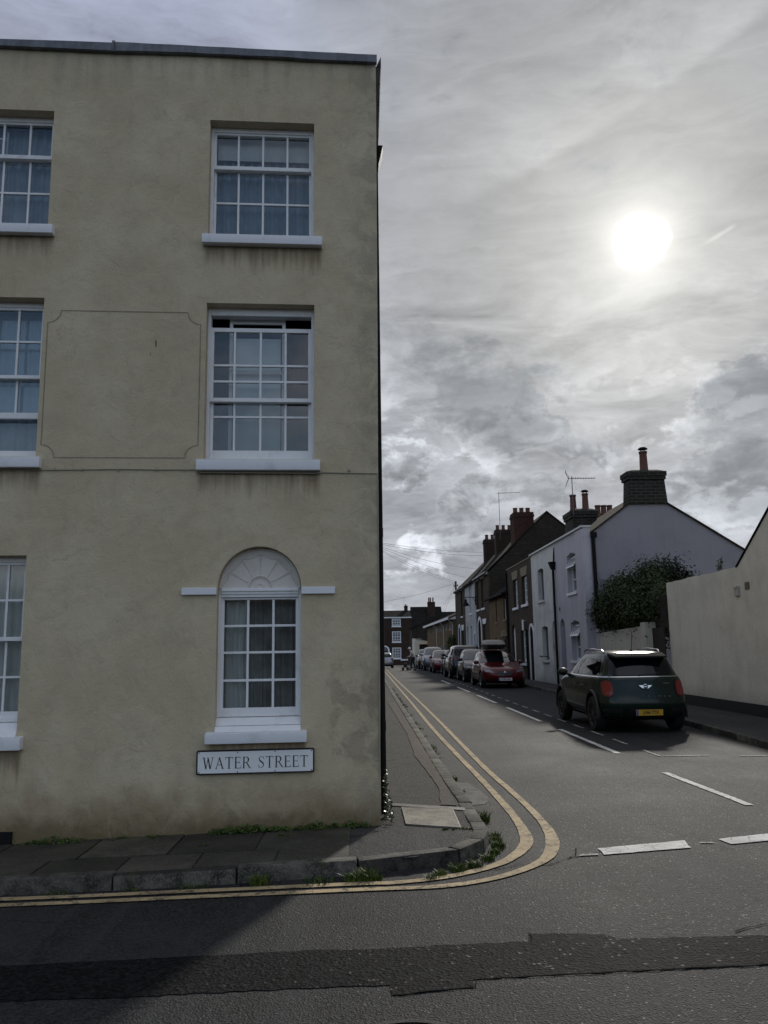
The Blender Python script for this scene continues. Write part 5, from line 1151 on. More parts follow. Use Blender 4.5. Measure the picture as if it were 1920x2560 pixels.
def loft(rings, axles, ra, wmax, name):
    mb = MB(); n = len(rings[0])
    for rg_ in rings:
        for p in rg_: mb.addv(p)
    for j in range(len(rings) - 1):
        for i in range(n): k = (i + 1) % n; mb.face((j * n + i, j * n + k, (j + 1) * n + k, (j + 1) * n + i))
    mb.face([i for i in range(n)][::-1]); e = (len(rings) - 1) * n; mb.face([e + i for i in range(n)])
    me = bpy.data.meshes.new(name); me.from_pydata(mb.v, [], mb.f)
    bm = bmesh.new(); bm.from_mesh(me); bmesh.ops.recalc_face_normals(bm, faces=bm.faces); bm.to_mesh(me); bm.free()
    o = bpy.data.objects.new(name, me); col.objects.link(o)
    cb = MB()
    for ax in axles:
        for s in (-1, 1): cb.lathe([(ra, s * (wmax - .27)), (ra, s * (wmax + .15))], 28, (ax, 0, ra * .93), 'y')
    cme = bpy.data.meshes.new('cut'); cme.from_pydata(cb.v, [], cb.f)
    bm = bmesh.new(); bm.from_mesh(cme); bmesh.ops.recalc_face_normals(bm, faces=bm.faces); bm.to_mesh(cme); bm.free()
    c = bpy.data.objects.new('cut', cme); col.objects.link(c)
    s = o.modifiers.new('s', 'SUBSURF'); s.levels = s.render_levels = 1
    dg = bpy.context.evaluated_depsgraph_get(); solid = bpy.data.meshes.new_from_object(o.evaluated_get(dg))
    bmx = bmesh.new(); bmx.from_mesh(solid); bvh = BVHTree.FromBMesh(bmx); bmx.free()
    b = o.modifiers.new('b', 'BOOLEAN'); b.object = c; b.operation = 'DIFFERENCE'; b.solver = 'EXACT'
    dg = bpy.context.evaluated_depsgraph_get(); fin = bpy.data.meshes.new_from_object(o.evaluated_get(dg))
    bpy.data.objects.remove(o); bpy.data.objects.remove(c)
    bm = bmesh.new(); bm.from_mesh(fin)
    for f in bm.faces: f.smooth = True
    for e in bm.edges:
        if len(e.link_faces) == 2 and e.calc_face_angle(0) > R(38): e.smooth = False
    bm.to_mesh(fin); bm.free()
    return fin, bvh
def rr2d(a0, a1, b0, b1, r, n=4): return rr2(a0, a1, b0, b1, r, n)
def patch(bvh, poly, mode, off=0.006, maxe=0.07):
    """a panel cut to a 2-D outline and laid over the body from one side"""
    bm = bmesh.new(); vs = [bm.verts.new((a, b, 0)) for a, b in dense(poly + [poly[0]], maxe)[:-1]]; bm.faces.new(vs)
    bmesh.ops.triangulate(bm, faces=bm.faces)
    for _ in range(4):
        es = [e for e in bm.edges if e.calc_length() > maxe * 1.6]
        if not es: break
        bmesh.ops.subdivide_edges(bm, edges=es, cuts=1); bmesh.ops.triangulate(bm, faces=[f for f in bm.faces if len(f.verts) > 3])
    O = {'rear': lambda a, b: (Vector((-5, a, b)), Vector((1, 0, 0))), 'front': lambda a, b: (Vector((5, a, b)), Vector((-1, 0, 0))),
         'left': lambda a, b: (Vector((a, 4, b)), Vector((0, -1, 0))), 'right': lambda a, b: (Vector((a, -4, b)), Vector((0, 1, 0))), 'top': lambda a, b: (Vector((a, b, 5)), Vector((0, 0, -1)))}[mode]
    for v in bm.verts:
        o, d = O(v.co.x, v.co.y); hit = bvh.ray_cast(o, d)
        if hit[0] is None:
            near = bvh.find_nearest(o + d * 4); v.co = near[0] + near[1] * off
        else: v.co = hit[0] - d * off * .6 + hit[1] * (off * .6 if hit[1].dot(d) < 0 else -off * .6)
    for f in bm.faces: f.smooth = True
    me = bpy.data.meshes.new('panel'); bm.to_mesh(me); bm.free(); return me
def put(name, me, m, parent):
    me.materials.clear(); me.materials.append(m); o = bpy.data.objects.new(name, me); col.objects.link(o); o.parent = parent; return o
WH = {}
def wheel_meshes(r, w, dark, spokes):
    k = (r, w, dark, spokes)
    if k in WH: return WH[k]
    ri = r * .70
    mb = MB(); mb.lathe([(ri, -w / 2 + .01), (r * .93, -w / 2), (r, -w / 2 + .03), (r, w / 2 - .03), (r * .93, w / 2), (ri + .01, w / 2 - .005), (ri, w / 2 - .03)], 30, axis='y', cap=False)
    t = mb.build('t', M['tyre'], None, smooth=True)
    mb = MB(); mb.lathe([(ri + .004, w / 2 - .02), (ri + .004, w / 2 - .002), (ri - .018, w / 2 - .006), (ri - .03, w / 2 - .03)], 30, axis='y', cap=False)
    for i in range(spokes):
        a = 2 * math.pi * i / spokes
        for s in (-.10, .10) if spokes <= 6 else (0,):
            c, d = math.cos(a + s), math.sin(a + s); c0, d0 = math.cos(a + s * .3), math.sin(a + s * .3)
            n = (-d, c); hw = .016
            p = [(.05 * c0, .05 * d0), ((ri - .01) * c, (ri - .01) * d)]
            mb.hexa([(p[0][0] - n[0] * hw, w / 2 - .045, p[0][1] - n[1] * hw), (p[1][0] - n[0] * hw, w / 2 - .05, p[1][1] - n[1] * hw), (p[1][0] + n[0] * hw, w / 2 - .05, p[1][1] + n[1] * hw), (p[0][0] + n[0] * hw, w / 2 - .045, p[0][1] + n[1] * hw),
                     (p[0][0] - n[0] * hw, w / 2 - .022, p[0][1] - n[1] * hw), (p[1][0] - n[0] * hw, w / 2 - .012, p[1][1] - n[1] * hw), (p[1][0] + n[0] * hw, w / 2 - .012, p[1][1] + n[1] * hw), (p[0][0] + n[0] * hw, w / 2 - .022, p[0][1] + n[1] * hw)])
    mb.lathe([(.06, w / 2 - .05), (.055, w / 2 - .018), (.001, w / 2 - .014)], 14, axis='y', cap=False)
    rm = mb.build('r', M['rimdark' if dark else 'rim'], None, smooth=True)
    mb = MB(); mb.lathe([(ri - .02, -w / 2 + .03), (ri - .02, w / 2 - .09), (.001, w / 2 - .09)], 24, axis='y', cap=False)
    h = mb.build('h', M['trim'], None, smooth=True)
    out = (h.data, t.data, rm.data)
    for o in (h, t, rm): bpy.data.objects.remove(o)
    WH[k] = out; return out
def add_wheels(car, axles, track, r, w=.205, dark=False, spokes=5):
    hm, tm, rm = wheel_meshes(r, w, dark, spokes)
    for ax in axles:
        for s in (1, -1):
            h = bpy.data.objects.new('wheel', hm); col.objects.link(h); h.parent = car; h.location = (ax, s * (track - w / 2), r); h.rotation_euler = (0, random.uniform(0, 1), 0 if s > 0 else math.pi)
            for n, me in (('tyre', tm), ('rim', rm)): o = bpy.data.objects.new(n, me); col.objects.link(o); o.parent = h
def mirror(car, x, y, z, m, s=1.0):
    for sg in (1, -1):
        mb = MB(); pts = []
        for i in range(7):
            for k in range(10):
                th = math.pi * i / 6; ph = 2 * math.pi * k / 10
                pts.append((x + .085 * s * math.cos(th) * 1.0, sg * (y + .11 * s) + .115 * s * math.sin(th) * math.cos(ph), z + .085 * s * math.sin(th) * math.sin(ph)))
        for p in pts: mb.addv(p)
        for i in range(6):
            for k in range(10): k2 = (k + 1) % 10; mb.face((i * 10 + k, i * 10 + k2, i * 10 + 10 + k2, i * 10 + 10 + k))
        mb.tube([(x, sg * (y - .04), z - .07), (x, sg * (y + .06), z - .03)], .025, 6)
        mb.build('door_mirror', m, car, smooth=True)
def number_plate(car, x, y, z, txt, m, w=.52, h=.111, face=1, tilt=0.0):
    """face -1: read from behind the car, +1: read from in front"""
    mb = MB(); mb.box(-w / 2, w / 2, -.006, .006, -h / 2, h / 2); p = mb.build('number_plate', M[m], car, bevel=.004)
    p.location = (x, y, z); p.rotation_euler = (tilt, 0, R(-90 if face < 0 else 90))
    me = text_mesh(txt, .098, .0018, .92); t = put('plate_lettering', me, M['black'], p)
    t.rotation_euler = (R(90), 0, 0); t.location = (.022, -.0075, .002); t.scale = (.83, 1, 1)
    mb = MB(); mb.box(-w / 2 + .004, -w / 2 + .045, -.0072, -.006, -h / 2 + .004, h / 2 - .004); mb.build('plate_band', M['plate_b'], p)
    return p
def scale_rings(R0, sx, sy, sz, dz=0):
    return [(z * sz + dz, xr * sx, xf * sx, w * sy, rr * sy, rf * sy, br * sx, bf * sx) for z, xr, xf, w, rr, rf, br, bf in R0]

# -- generic hatchback outline, levels from the sills up
HATCH = [(.17, -1.80, 1.85, .70, .2, .35, .04, .10), (.22, -1.93, 1.98, .80, .25, .45, .06, .14), (.36, -2.00, 2.09, .855, .25, .48, .08, .22), (.50, -2.02, 2.11, .872, .25, .5, .08, .24),
         (.62, -2.01, 2.07, .877, .25, .5, .08, .26), (.72, -1.99, 1.98, .872, .26, .5, .08, .28), (.80, -1.96, 1.82, .86, .28, .5, .09, .30), (.87, -1.92, 1.48, .845, .28, .42, .10, .26), (.92, -1.88, 1.05, .82, .28, .30, .11, .20),
         (.96, -1.85, .90, .79, .26, .22, .11, .18), (1.10, -1.74, .60, .735, .22, .18, .11, .16), (1.25, -1.60, .24, .675, .2, .18, .11, .15), (1.36, -1.48, -.06, .62, .18, .18, .10, .14), (1.42, -1.36, -.28, .55, .18, .2, .08, .12), (1.455, -1.15, -.5, .40, .2, .2, .05, .08), (1.465, -.98, -.72, .2, .08, .08, .02, .03)]
def make_car(label, loc, heading, pm, rings, axles, r=.31, track=.86, detail='front', name='parked_car', cat='car', dark=False, spokes=5, mirrorm=None, plate=None, group='cars parked along the right kerb', ws=None, belt=.93, roof=1.40, nose=2.0, tailm='tail'):
    car = empty(name, label, cat, (loc[0], loc[1], G(*loc)), heading, group)
    rg_ = [ring(*q) for q in rings]; wmax = max(q[3] for q in rings)
    me, bvh = loft(rg_, axles, r + .055, wmax, 'body')
    put('body', me, pm, car)
    add_wheels(car, axles, track, r, .2, dark, spokes)
    def P(name, poly, mode, m, off=.006): return put(name, patch(bvh, poly, mode, off), M[m], car)
    return car, bvh, P
def sides(P, line, xf, xr, z0, z1, pillars, m='carglass', lean=.45):
    """side windows between the pillars, both sides"""
    xs_ = [xr] + pillars + [xf]
    for md in ('left', 'right'):
        for i in range(len(xs_) - 1):
            a, b = xs_[i] + .03, xs_[i + 1] - .03
            ta = a + (lean * .5 if i == 0 else 0); tb = b - (lean if i == len(xs_) - 2 else 0.0)
            P('side_window', [(a, z0), (b, z0), (max(tb, a + .1), z1), (min(ta, tb - .05) if i == 0 else a, z1)], md, m)
# -- the dark green car in front (seen from behind)
R60 = [(.20, -1.78, 1.80, .70, .25, .4, .05, .1), (.27, -1.93, 1.93, .80, .28, .45, .08, .14), (.40, -2.00, 2.04, .86, .28, .48, .09, .2), (.52, -2.025, 2.06, .882, .28, .5, .10, .24),
       (.64, -2.01, 2.05, .888, .28, .5, .10, .26), (.76, -1.975, 2.00, .885, .29, .5, .10, .28), (.88, -1.945, 1.90, .875, .30, .5, .11, .3), (.97, -1.925, 1.68, .862, .30, .45, .12, .28), (1.03, -1.91, 1.28, .845, .30, .38, .12, .22),
       (1.06, -1.89, 1.02, .825, .30, .3, .12, .2), (1.085, -1.87, .95, .80, .29, .24, .12, .18), (1.20, -1.815, .74, .752, .27, .2, .12, .16), (1.33, -1.75, .52, .706, .25, .2, .12, .15), (1.43, -1.69, .34, .662, .24, .2, .12, .14),
       (1.49, -1.62, .20, .625, .24, .22, .11, .13), (1.525, -1.50, .02, .58, .24, .25, .09, .12), (1.55, -1.28, -.2, .42, .22, .2, .05, .08), (1.558, -1.1, -.45, .2, .1, .1, .02, .04)]
green = paint('dark_green_paint', (0.005, 0.016, 0.011), .0, .20, .16)
AX = (1.2975, -1.2975)
car, bvh, P = make_car('dark green crossover parked with its back to the camera beside the cream building', (5.155, 17.14), R(90), green, R60, AX, .335, .878, dark=True, spokes=10)
car.scale = (.957, .957, .957)
P('rear_window', rr2d(-.60, .60, 1.085, 1.395, .05), 'rear', 'carglass', .007)
sides(P, 1.08, .80, -1.58, 1.088, 1.40, [-.12, -.90], lean=.34)
P('windscreen', [(-.70, 1.09), (.70, 1.09), (.60, 1.42), (-.60, 1.42)], 'front', 'carglass')
for s in (1, -1):
    P('tail_light', rr2d(s * .70 - .085, s * .70 + .085, .695, .985, .075, 6), 'rear', 'tail', .018)
    P('tail_light_bezel', rr2d(s * .70 - .10, s * .70 + .10, .68, 1.0, .085, 6), 'rear', 'chrome' if 0 else 'trim', .010)
    P('reversing_lens', rr2d(s * .70 - .05, s * .70 + .05, .725, .78, .025, 4), 'rear', 'plate_w' if 0 else 'taildark', .021)
    P('tailgate_seam', [(s * .585 - .005, .60), (s * .585 + .005, .60), (s * .585 + .005, 1.04), (s * .585 - .005, 1.04)], 'rear', 'trim', .004)
    P('bumper_vent', [(s * .62 - .16, .47), (s * .62 + .16, .47), (s * .62 + .13, .40), (s * .62 - .16, .38)], 'rear', 'trim', .006)
P('tailgate_seam', [(-.585, .595), (-.50, .555), (.50, .555), (.585, .595), (.585, .605), (.50, .565), (-.50, .565), (-.585, .605)], 'rear', 'trim', .004)
P('rear_skirt', [(-.80, .30), (.80, .30), (.78, .20), (-.78, .20)], 'rear', 'trim', .008)
P('number_plate_recess', rr2d(-.32, .32, .30, .475, .02), 'rear', 'trim', .006)
P('skirt_trim', [(-.32, .222), (.32, .222), (.32, .206), (-.32, .206)], 'rear', 'chrome', .014)
P('belt_trim', [(-.78, 1.062), (.78, 1.062), (.78, 1.050), (-.78, 1.050)], 'rear', 'chrome', .008)
for md in ('left', 'right'):
    P('belt_trim', [(-1.80, 1.064), (.95, 1.064), (.95, 1.050), (-1.80, 1.050)], md, 'chrome', .008)
    P('sill_trim', [(-.93, .20), (.93, .20), (.93, .31), (-.93, .31)], md, 'trim', .010)
    P('sill_line', [(-.92, .315), (.92, .315), (.92, .328), (-.92, .328)], md, 'chrome', .012)
    for x in (-.30, -.95): P('door_seam', [(x, .34), (x + .008, .34), (x + .008, 1.045), (x, 1.045)] if x > -.9 else [(-.93, .66), (-.922, .66), (-.90, 1.045), (-.908, 1.045)], md, 'trim', .004)
    P('door_seam', [(.86, .34), (.868, .34), (.868, 1.03), (.86, 1.03)], md, 'trim', .004)
    for x in (-.17, -.80): P('door_handle', rr2d(x - .085, x + .085, .872, .902, .013, 3), md, 'chrome', .03)
for ax in AX:
    for s in (1, -1):
        mb = MB(); n = 18; b0 = len(mb.v)
        for i in range(n + 1):
            a = R(-14 + 208 * i / n); c, d = math.cos(a), math.sin(a)
            for rr_, yy in ((.385, .80), (.385, .884), (.43, .887), (.445, .85)): mb.addv((ax + rr_ * c, s * yy, .365 + rr_ * d))
        for i in range(n):
            for k in range(3): q = i * 4 + k; mb.face((q, q + 1, q + 5, q + 4))
        mb.build('arch_trim', M['trim'], car, smooth=True)
mirror(car, .80, .80, 1.10, M['trim'], 1.05)
for s in (1, -1):
    mb = MB(); mb.tube([(-1.30, s * .56, 1.515), (-1.20, s * .57, 1.565), (-.6, s * .585, 1.59), (.0, s * .58, 1.575), (.16, s * .565, 1.53)], .018, 8); mb.build('roof_rail', M['chrome'], car, smooth=True)
mb = MB(); mb.hexa([(-1.60, -.58, 1.435), (-1.90, -.50, 1.415), (-1.90, .50, 1.415), (-1.60, .58, 1.435), (-1.45, -.56, 1.520), (-1.88, -.50, 1.450), (-1.88, .50, 1.450), (-1.45, .56, 1.520)]); mb.build('roof_spoiler', M['matte'], car, bevel=.018, smooth=True)
mb = MB(); mb.tube([(-1.28, 0, 1.54), (-1.40, 0, 1.955)], [.007, .004], 6); mb.lathe([(.04, 1.535), (.03, 1.565), (.012, 1.58)], 10, (-1.28, 0, 0)); mb.build('roof_antenna', M['trim'], car)
mb = MB(); mb.tube([(-1.90, .06, 1.075), (-1.87, .10, 1.09), (-1.86, -.34, 1.115)], .010, 6); mb.build('rear_wiper', M['trim'], car)
number_plate(car, -2.055, -.03, .392, 'LF66 YYX', 'plate_y', face=-1)
# winged badge: a ringed disc between two feathered wings
mb = MB(); mb.cur = 0
for sg in (1, -1):
    for k, (z0, z1, le) in enumerate(((.026, .012, .130), (.010, -.004, .112), (-.006, -.020, .090), (-.022, -.034, .066))):
        mb.hexa([(-.004, sg * .036, z1), (-.004, sg * (le - .022), z1), (.004, sg * (le - .022), z1), (.004, sg * .036, z1), (-.004, sg * .036, z0), (-.004, sg * le, z0), (.004, sg * le, z0), (.004, sg * .036, z0)])
mb.lathe([(.050, .004), (.050, -.008), (.040, -.010), (.038, -.004)], 24, axis='x', cap=False)
bd = mb.build('badge', M['chrome'], car); bd.location = (-1.972, -.01, .872); bd.rotation_euler = (0, R(8), 0)
mb = MB(); mb.lathe([(.039, .003), (.039, -.005)], 24, axis='x'); mb.build('badge_disc', M['black'], bd)
t = put('badge_lettering', text_mesh('MINI', .026, .0006), M['chrome'], bd); t.rotation_euler = (R(90), 0, R(-90)); t.location = (-.0065, 0, 0)
W = 'COUNTRYMAN'
for i, ch in enumerate(W):
    t = put('tailgate_letter', text_mesh(ch, .048, .0010), M['chrome'], car); yy = .47 - i * .94 / (len(W) - 1)
    hit = bvh.ray_cast(Vector((-5, yy, .69)), Vector((1, 0, 0)))[0]; t.location = (hit.x - .006, yy, .69); t.rotation_euler = (R(90), 0, R(-90)); t.scale = (1.25, 1, 1)
t = put('model_lettering', text_mesh('COOPER', .030, .0008), M['chrome'], car); hit = bvh.ray_cast(Vector((-5, -.43, .93)), Vector((1, 0, 0)))[0]; t.location = (hit.x - .006, -.43, .93); t.rotation_euler = (R(90), 0, R(-90))

# -- cars facing the camera
def front_car(label, loc, pcol, rings, axles, r, track, fine=False, plate=None, rimdark=False, H=1.465, grille='wide', name='parked_car', metal=.2, lights=(.42, .74, .60, .74), mtrim=None, group='cars parked along the right kerb'):
    pm = paint('paint_' + name + str(len(MATS)), pcol, metal, .28, .6)
    car, bvh, P = make_car(label, loc, R(-90), pm, rings, axles, r, track, dark=rimdark, spokes=5, name=name, group=group)
    k = H / 1.465
    P('windscreen', [(-.69, .985 * k), (.69, .985 * k), (.52, 1.375 * k), (-.52, 1.375 * k)], 'front', 'screen', .007)
    sides(P, 1, .78, -1.55, .975 * k, 1.36 * k, [-.10, -.95], lean=.62)
    for s in (1, -1):
        a, b, z0, z1 = lights
        P('headlight', [(s * a, z0 * k), (s * b, (z0 + .05) * k), (s * (b + .04), z1 * k), (s * (a + .1), (z1 - .03) * k)], 'front', 'headlens', .008)
    if grille == 'wide': P('grille', [(-.36, .66 * k), (.36, .66 * k), (.22, .50 * k), (-.22, .50 * k)], 'front', 'trim', .008)
    elif grille == 'bar': P('grille', rr2d(-.40, .40, .60 * k, .68 * k, .03), 'front', 'trim', .008)
    P('lower_intake', [(-.58, .20 * k), (.58, .20 * k), (.50, .30 * k), (-.50, .30 * k)], 'front', 'trim', .008)
    for md in ('left', 'right'):
        for x in (-.12, .82): P('door_seam', [(x, .30 * k), (x + .01, .30 * k), (x + .01, .94 * k), (x, .94 * k)], md, 'trim', .004)
        for x in (-.02, -.86): P('door_handle', rr2d(x - .09, x + .09, .795 * k, .825 * k, .012, 3), md, 'trim', .025)
    mirror(car, .66, .80 * track / .86, .99 * k, mtrim or pm)
    return car, bvh, P
MZ = scale_rings(HATCH, 1.05, 1.0, 1.0)
car, bvh, P = front_car('red hatchback with a grey roof box on its roof, parked facing the camera', (5.44, 34.35), (0.095, 0.003, 0.007), MZ, (1.32, -1.32), .31, .86, True)
number_plate(car, 2.205, 0, .355, 'KC56 ZXN', 'plate_w', face=1)
mb = MB(); mb.lathe([(.055, .0), (.055, .012), (.042, .014), (.040, .004)], 20, axis='x', cap=False)
mb.tube([(.01, -.042, .018), (.012, -.022, .012), (.012, 0, -.014), (.012, .022, .012), (.01, .042, .018)], .006, 5); bd = mb.build('badge', M['chrome'], car); bd.location = (2.19, 0, .60)
for s in (1, -1):
    P('fog_light', rr2d(s * .66 - .06, s * .66 + .06, .27, .34, .03), 'front', 'trim', .008)
    P('rubbing_strip', [(-.9, .52), (.9, .52), (.9, .55), (-.9, .55)], 'left' if s > 0 else 'right', 'trim', .012)
mb = MB(); mb.tube([(.94, .45, .95), (.78, .05, 1.03)], .009, 5); mb.tube([(.96, -.1, .95), (.80, -.5, 1.02)], .009, 5); mb.build('wiper', M['trim'], car)
for x in (.05, -.75):
    mb = MB(); mb.tube([(x, -.52, 1.42), (x, -.50, 1.515), (x, .50, 1.515), (x, .52, 1.42)], .018, 6); mb.build('roof_bar', M['alu'], car)
bx = empty('roof_box', 'grey roof box strapped across the bars of the red hatchback', 'roof box', (5.42, 34.70, 1.53), R(-90))
def boxring(z, x0, x1, w): return ring(z, x0, x1, w, .12, .22, .03, .16, .06)
RB = [boxring(.0, -.95, .80, .30), boxring(.04, -1.0, .90, .39), boxring(.15, -1.02, .97, .42), boxring(.17, -1.02, .97, .425), boxring(.27, -1.0, .80, .41), boxring(.345, -.95, .50, .37), boxring(.365, -.8, .3, .22)]
def loft_plain(rs, name, m, parent):
    mb = MB(); n = len(rs[0])
    for q in rs:
        for p in q: mb.addv(p)
    for j in range(len(rs) - 1):
        for i in range(n): k = (i + 1) % n; mb.face((j * n + i, j * n + k, (j + 1) * n + k, (j + 1) * n + i))
    mb.face(range(n)); mb.face([(len(rs) - 1) * n + i for i in range(n)])
    return mb.build(name, m, parent, smooth=True, angle=35)
M['boxgrey'] = mat('roof_box_plastic', color=(0.12, 0.12, 0.115), rough=0.38); M['boxdark'] = mat('roof_box_base', color=(0.02, 0.02, 0.02), rough=0.6)
loft_plain(RB[3:], 'lid', M['boxgrey'], bx); loft_plain(RB[:3], 'base', M['boxdark'], bx)

front_car('black hatchback facing the camera, parked right behind the roof box car', (5.42, 39.95), (0.010, 0.010, 0.012), scale_rings(HATCH, .95, .98, 1.04), (1.25, -1.25), .30, .845, H=1.52, grille='bar', mtrim=M['trim'])
SUV = scale_rings(R60, 1.12, 1.04, 1.10)
blk = paint('black_paint_gloss', (0.008, 0.008, 0.009), .1)
car, bvh, P = make_car('tall black car parked with its back to the camera among the facing cars', (5.30, 44.75), R(90), blk, SUV, (1.40, -1.40), .36, .91, spokes=5)
P('rear_window', rr2d(-.66, .66, 1.17, 1.52, .06), 'rear', 'carglass', .007); sides(P, 1.1, .85, -1.75, 1.19, 1.53, [-.15, -1.0], lean=.36)
P('windscreen', [(-.7, 1.2), (.7, 1.2), (.6, 1.55), (-.6, 1.55)], 'front', 'carglass')
P('tail_light_bar', [(-.80, 1.02), (.80, 1.02), (.80, 1.07), (-.80, 1.07)], 'rear', 'taildark', .012)
for s in (1, -1): P('tail_light', rr2d(s * .74 - .10, s * .74 + .10, .96, 1.09, .03), 'rear', 'taildark', .014)
P('rear_skirt', [(-.8, .24), (.8, .24), (.82, .42), (-.82, .42)], 'rear', 'trim', .008); number_plate(car, -2.26, 0, .80, 'BX19 KLO', 'plate_y', face=-1) if 0 else P('bumper_step', [(-.5, .43), (.5, .43), (.5, .46), (-.5, .46)], 'rear', 'chrome', .012)
mirror(car, .85, .84, 1.20, M['trim'], 1.1)
for md in ('left', 'right'): P('sill_trim', [(-1.0, .24), (1.0, .24), (1.0, .36), (-1.0, .36)], md, 'trim', .010)
front_car('small grey green hatchback mostly hidden behind the tall black car', (5.52, 50.1), (0.035, 0.042, 0.036), scale_rings(HATCH, .92, .95, 1.0), (1.22, -1.22), .29, .82, grille='bar', mtrim=M['trim'])
front_car('red car facing the camera with reflections on its bonnet, parked behind the grey green hatchback', (5.22, 54.9), (0.10, 0.005, 0.009), scale_rings(HATCH, 1.02, .98, .99), (1.3, -1.3), .30, .85, grille='bar')
car, bvh, P = front_car('silver people carrier facing the camera near the far end of the parked row', (5.08, 61.0), (0.16, 0.17, 0.20), scale_rings(HATCH, 1.03, 1.02, 1.13), (1.35, -1.35), .32, .88, H=1.655, metal=.6)
front_car('dark car almost hidden behind the silver people carrier at the far end', (5.02, 66.3), (0.02, 0.02, 0.024), scale_rings(HATCH, 1.0, 1.0, 1.08), (1.3, -1.3), .31, .86, H=1.58)
wh = paint('pale_silver_paint', (0.35, 0.36, 0.38), .5)
car, bvh, P = make_car('pale silver car far down the street, seen from behind', (1.98, 84), R(90), wh, scale_rings(R60, 1.03, 1.0, 1.0), (1.3, -1.3), .33, .87, group=None, name='distant_car')
P('rear_window', rr2d(-.6, .6, 1.08, 1.40, .06), 'rear', 'carglass', .007); sides(P, 1.1, .8, -1.6, 1.09, 1.40, [-.1, -.9], lean=.34)
for s in (1, -1): P('tail_light', rr2d(s * .68 - .12, s * .68 + .12, .86, .98, .03), 'rear', 'taildark', .014)
P('rear_skirt', [(-.8, .2), (.8, .2), (.82, .36), (-.82, .36)], 'rear', 'trim', .008); P('number_plate', rect(-.26, .26, .62, .73), 'rear', 'plate_y', .01)
# ---------------------------------------------------------------- the walker and the trolley
def skin(name, pts, edges, rad, m, parent, levels=2, root=0):
    me = bpy.data.meshes.new(name); me.from_pydata(pts, edges, []); o = bpy.data.objects.new(name, me); col.objects.link(o)
    s = o.modifiers.new('skin', 'SKIN'); s.use_smooth_shade = True
    for i, v in enumerate(me.skin_vertices[0].data): v.radius = (rad[i], rad[i]); v.use_root = (i == root)
    q = o.modifiers.new('sub', 'SUBSURF'); q.levels = q.render_levels = levels
    dg = bpy.context.evaluated_depsgraph_get(); fin = bpy.data.meshes.new_from_object(o.evaluated_get(dg)); bpy.data.objects.remove(o)
    fin.materials.clear(); fin.materials.append(m)
    for p in fin.polygons: p.use_smooth = True
    b = bpy.data.objects.new(name, fin); col.objects.link(b); b.parent = parent; return b
M['skin'] = mat('skin', color=(0.36, 0.22, 0.16), rough=0.55); M['jacket'] = mat('pale_jacket', color=(0.36, 0.34, 0.29), rough=0.85, var=.2)
M['trousers'] = mat('dark_trousers', color=(0.018, 0.019, 0.024), rough=0.9); M['cap'] = mat('white_cap', color=(0.72, 0.72, 0.70), rough=0.85); M['shoe'] = mat('shoe', color=(0.03, 0.028, 0.026), rough=0.6)
px, py = 3.55, 61.0
pe = empty('person', 'stooping person in a white cap and pale jacket pushing a wheeled trolley across the road', 'person', (px, py, G(px, py)))
J = dict(pel=(0, 0, .90, .115), sp=(-.04, 0, 1.06, .12), ch=(-.12, 0, 1.26, .135), nk=(-.20, 0, 1.40, .052), hd=(-.25, 0, 1.49, .085), ht=(-.255, 0, 1.58, .075))
for s, kx, ax in ((1, -.13, -.16), (-1, .04, .17)):
    J.update({f'hip{s}': (0, s * .09, .84, .085), f'kn{s}': (kx, s * .095, .47, .058), f'an{s}': (ax, s * .10, .09, .042), f'to{s}': (ax - .17, s * .11, .035, .032),
              f'sh{s}': (-.13, s * .17, 1.30, .06), f'el{s}': (-.16, s * .22, 1.04, .042), f'wr{s}': (-.36, s * .18, .96, .028), f'pa{s}': (-.42, s * .175, .955, .032)})
    for k in range(4): J[f'f{s}{k}'] = (-.475, s * (.15 + .017 * k), .945 - .01 * (k % 2), .009)
    J[f't{s}'] = (-.44, s * .135, .985, .010)
nm = list(J); ix = {n: i for i, n in enumerate(nm)}
E_ = [('pel', 'sp'), ('sp', 'ch'), ('ch', 'nk'), ('nk', 'hd'), ('hd', 'ht')]
for s in (1, -1):
    E_ += [('pel', f'hip{s}'), (f'hip{s}', f'kn{s}'), (f'kn{s}', f'an{s}'), (f'an{s}', f'to{s}'), ('ch', f'sh{s}'), (f'sh{s}', f'el{s}'), (f'el{s}', f'wr{s}'), (f'wr{s}', f'pa{s}')]
    E_ += [(f'pa{s}', f'f{s}{k}') for k in range(4)] + [(f'pa{s}', f't{s}')]
skin('body', [J[n][:3] for n in nm], [(ix[a], ix[b]) for a, b in E_], [J[n][3] for n in nm], M['skin'], pe)
def cloth(name, names, edges, grow, m):
    i2 = {n: i for i, n in enumerate(names)}
    return skin(name, [J[n][:3] for n in names], [(i2[a], i2[b]) for a, b in edges], [J[n][3] + grow for n in names], m, pe)
cloth('jacket', ['sp', 'ch', 'sh1', 'el1', 'wr1', 'sh-1', 'el-1', 'wr-1', 'pel'], [('pel', 'sp'), ('sp', 'ch'), ('ch', 'sh1'), ('sh1', 'el1'), ('el1', 'wr1'), ('ch', 'sh-1'), ('sh-1', 'el-1'), ('el-1', 'wr-1')], .025, M['jacket'])
cloth('trousers', ['pel', 'hip1', 'kn1', 'an1', 'hip-1', 'kn-1', 'an-1'], [('pel', 'hip1'), ('hip1', 'kn1'), ('kn1', 'an1'), ('pel', 'hip-1'), ('hip-1', 'kn-1'), ('kn-1', 'an-1')], .018, M['trousers'])
for s in (1, -1):
    a, t = J[f'an{s}'], J[f'to{s}']; skin('shoe', [(a[0] + .05, a[1], a[2] - .04), (a[0] - .05, a[1], a[2] - .04), (t[0], t[1], t[2] + .01)], [(0, 1), (1, 2)], [.05, .05, .04], M['shoe'], pe, 1)
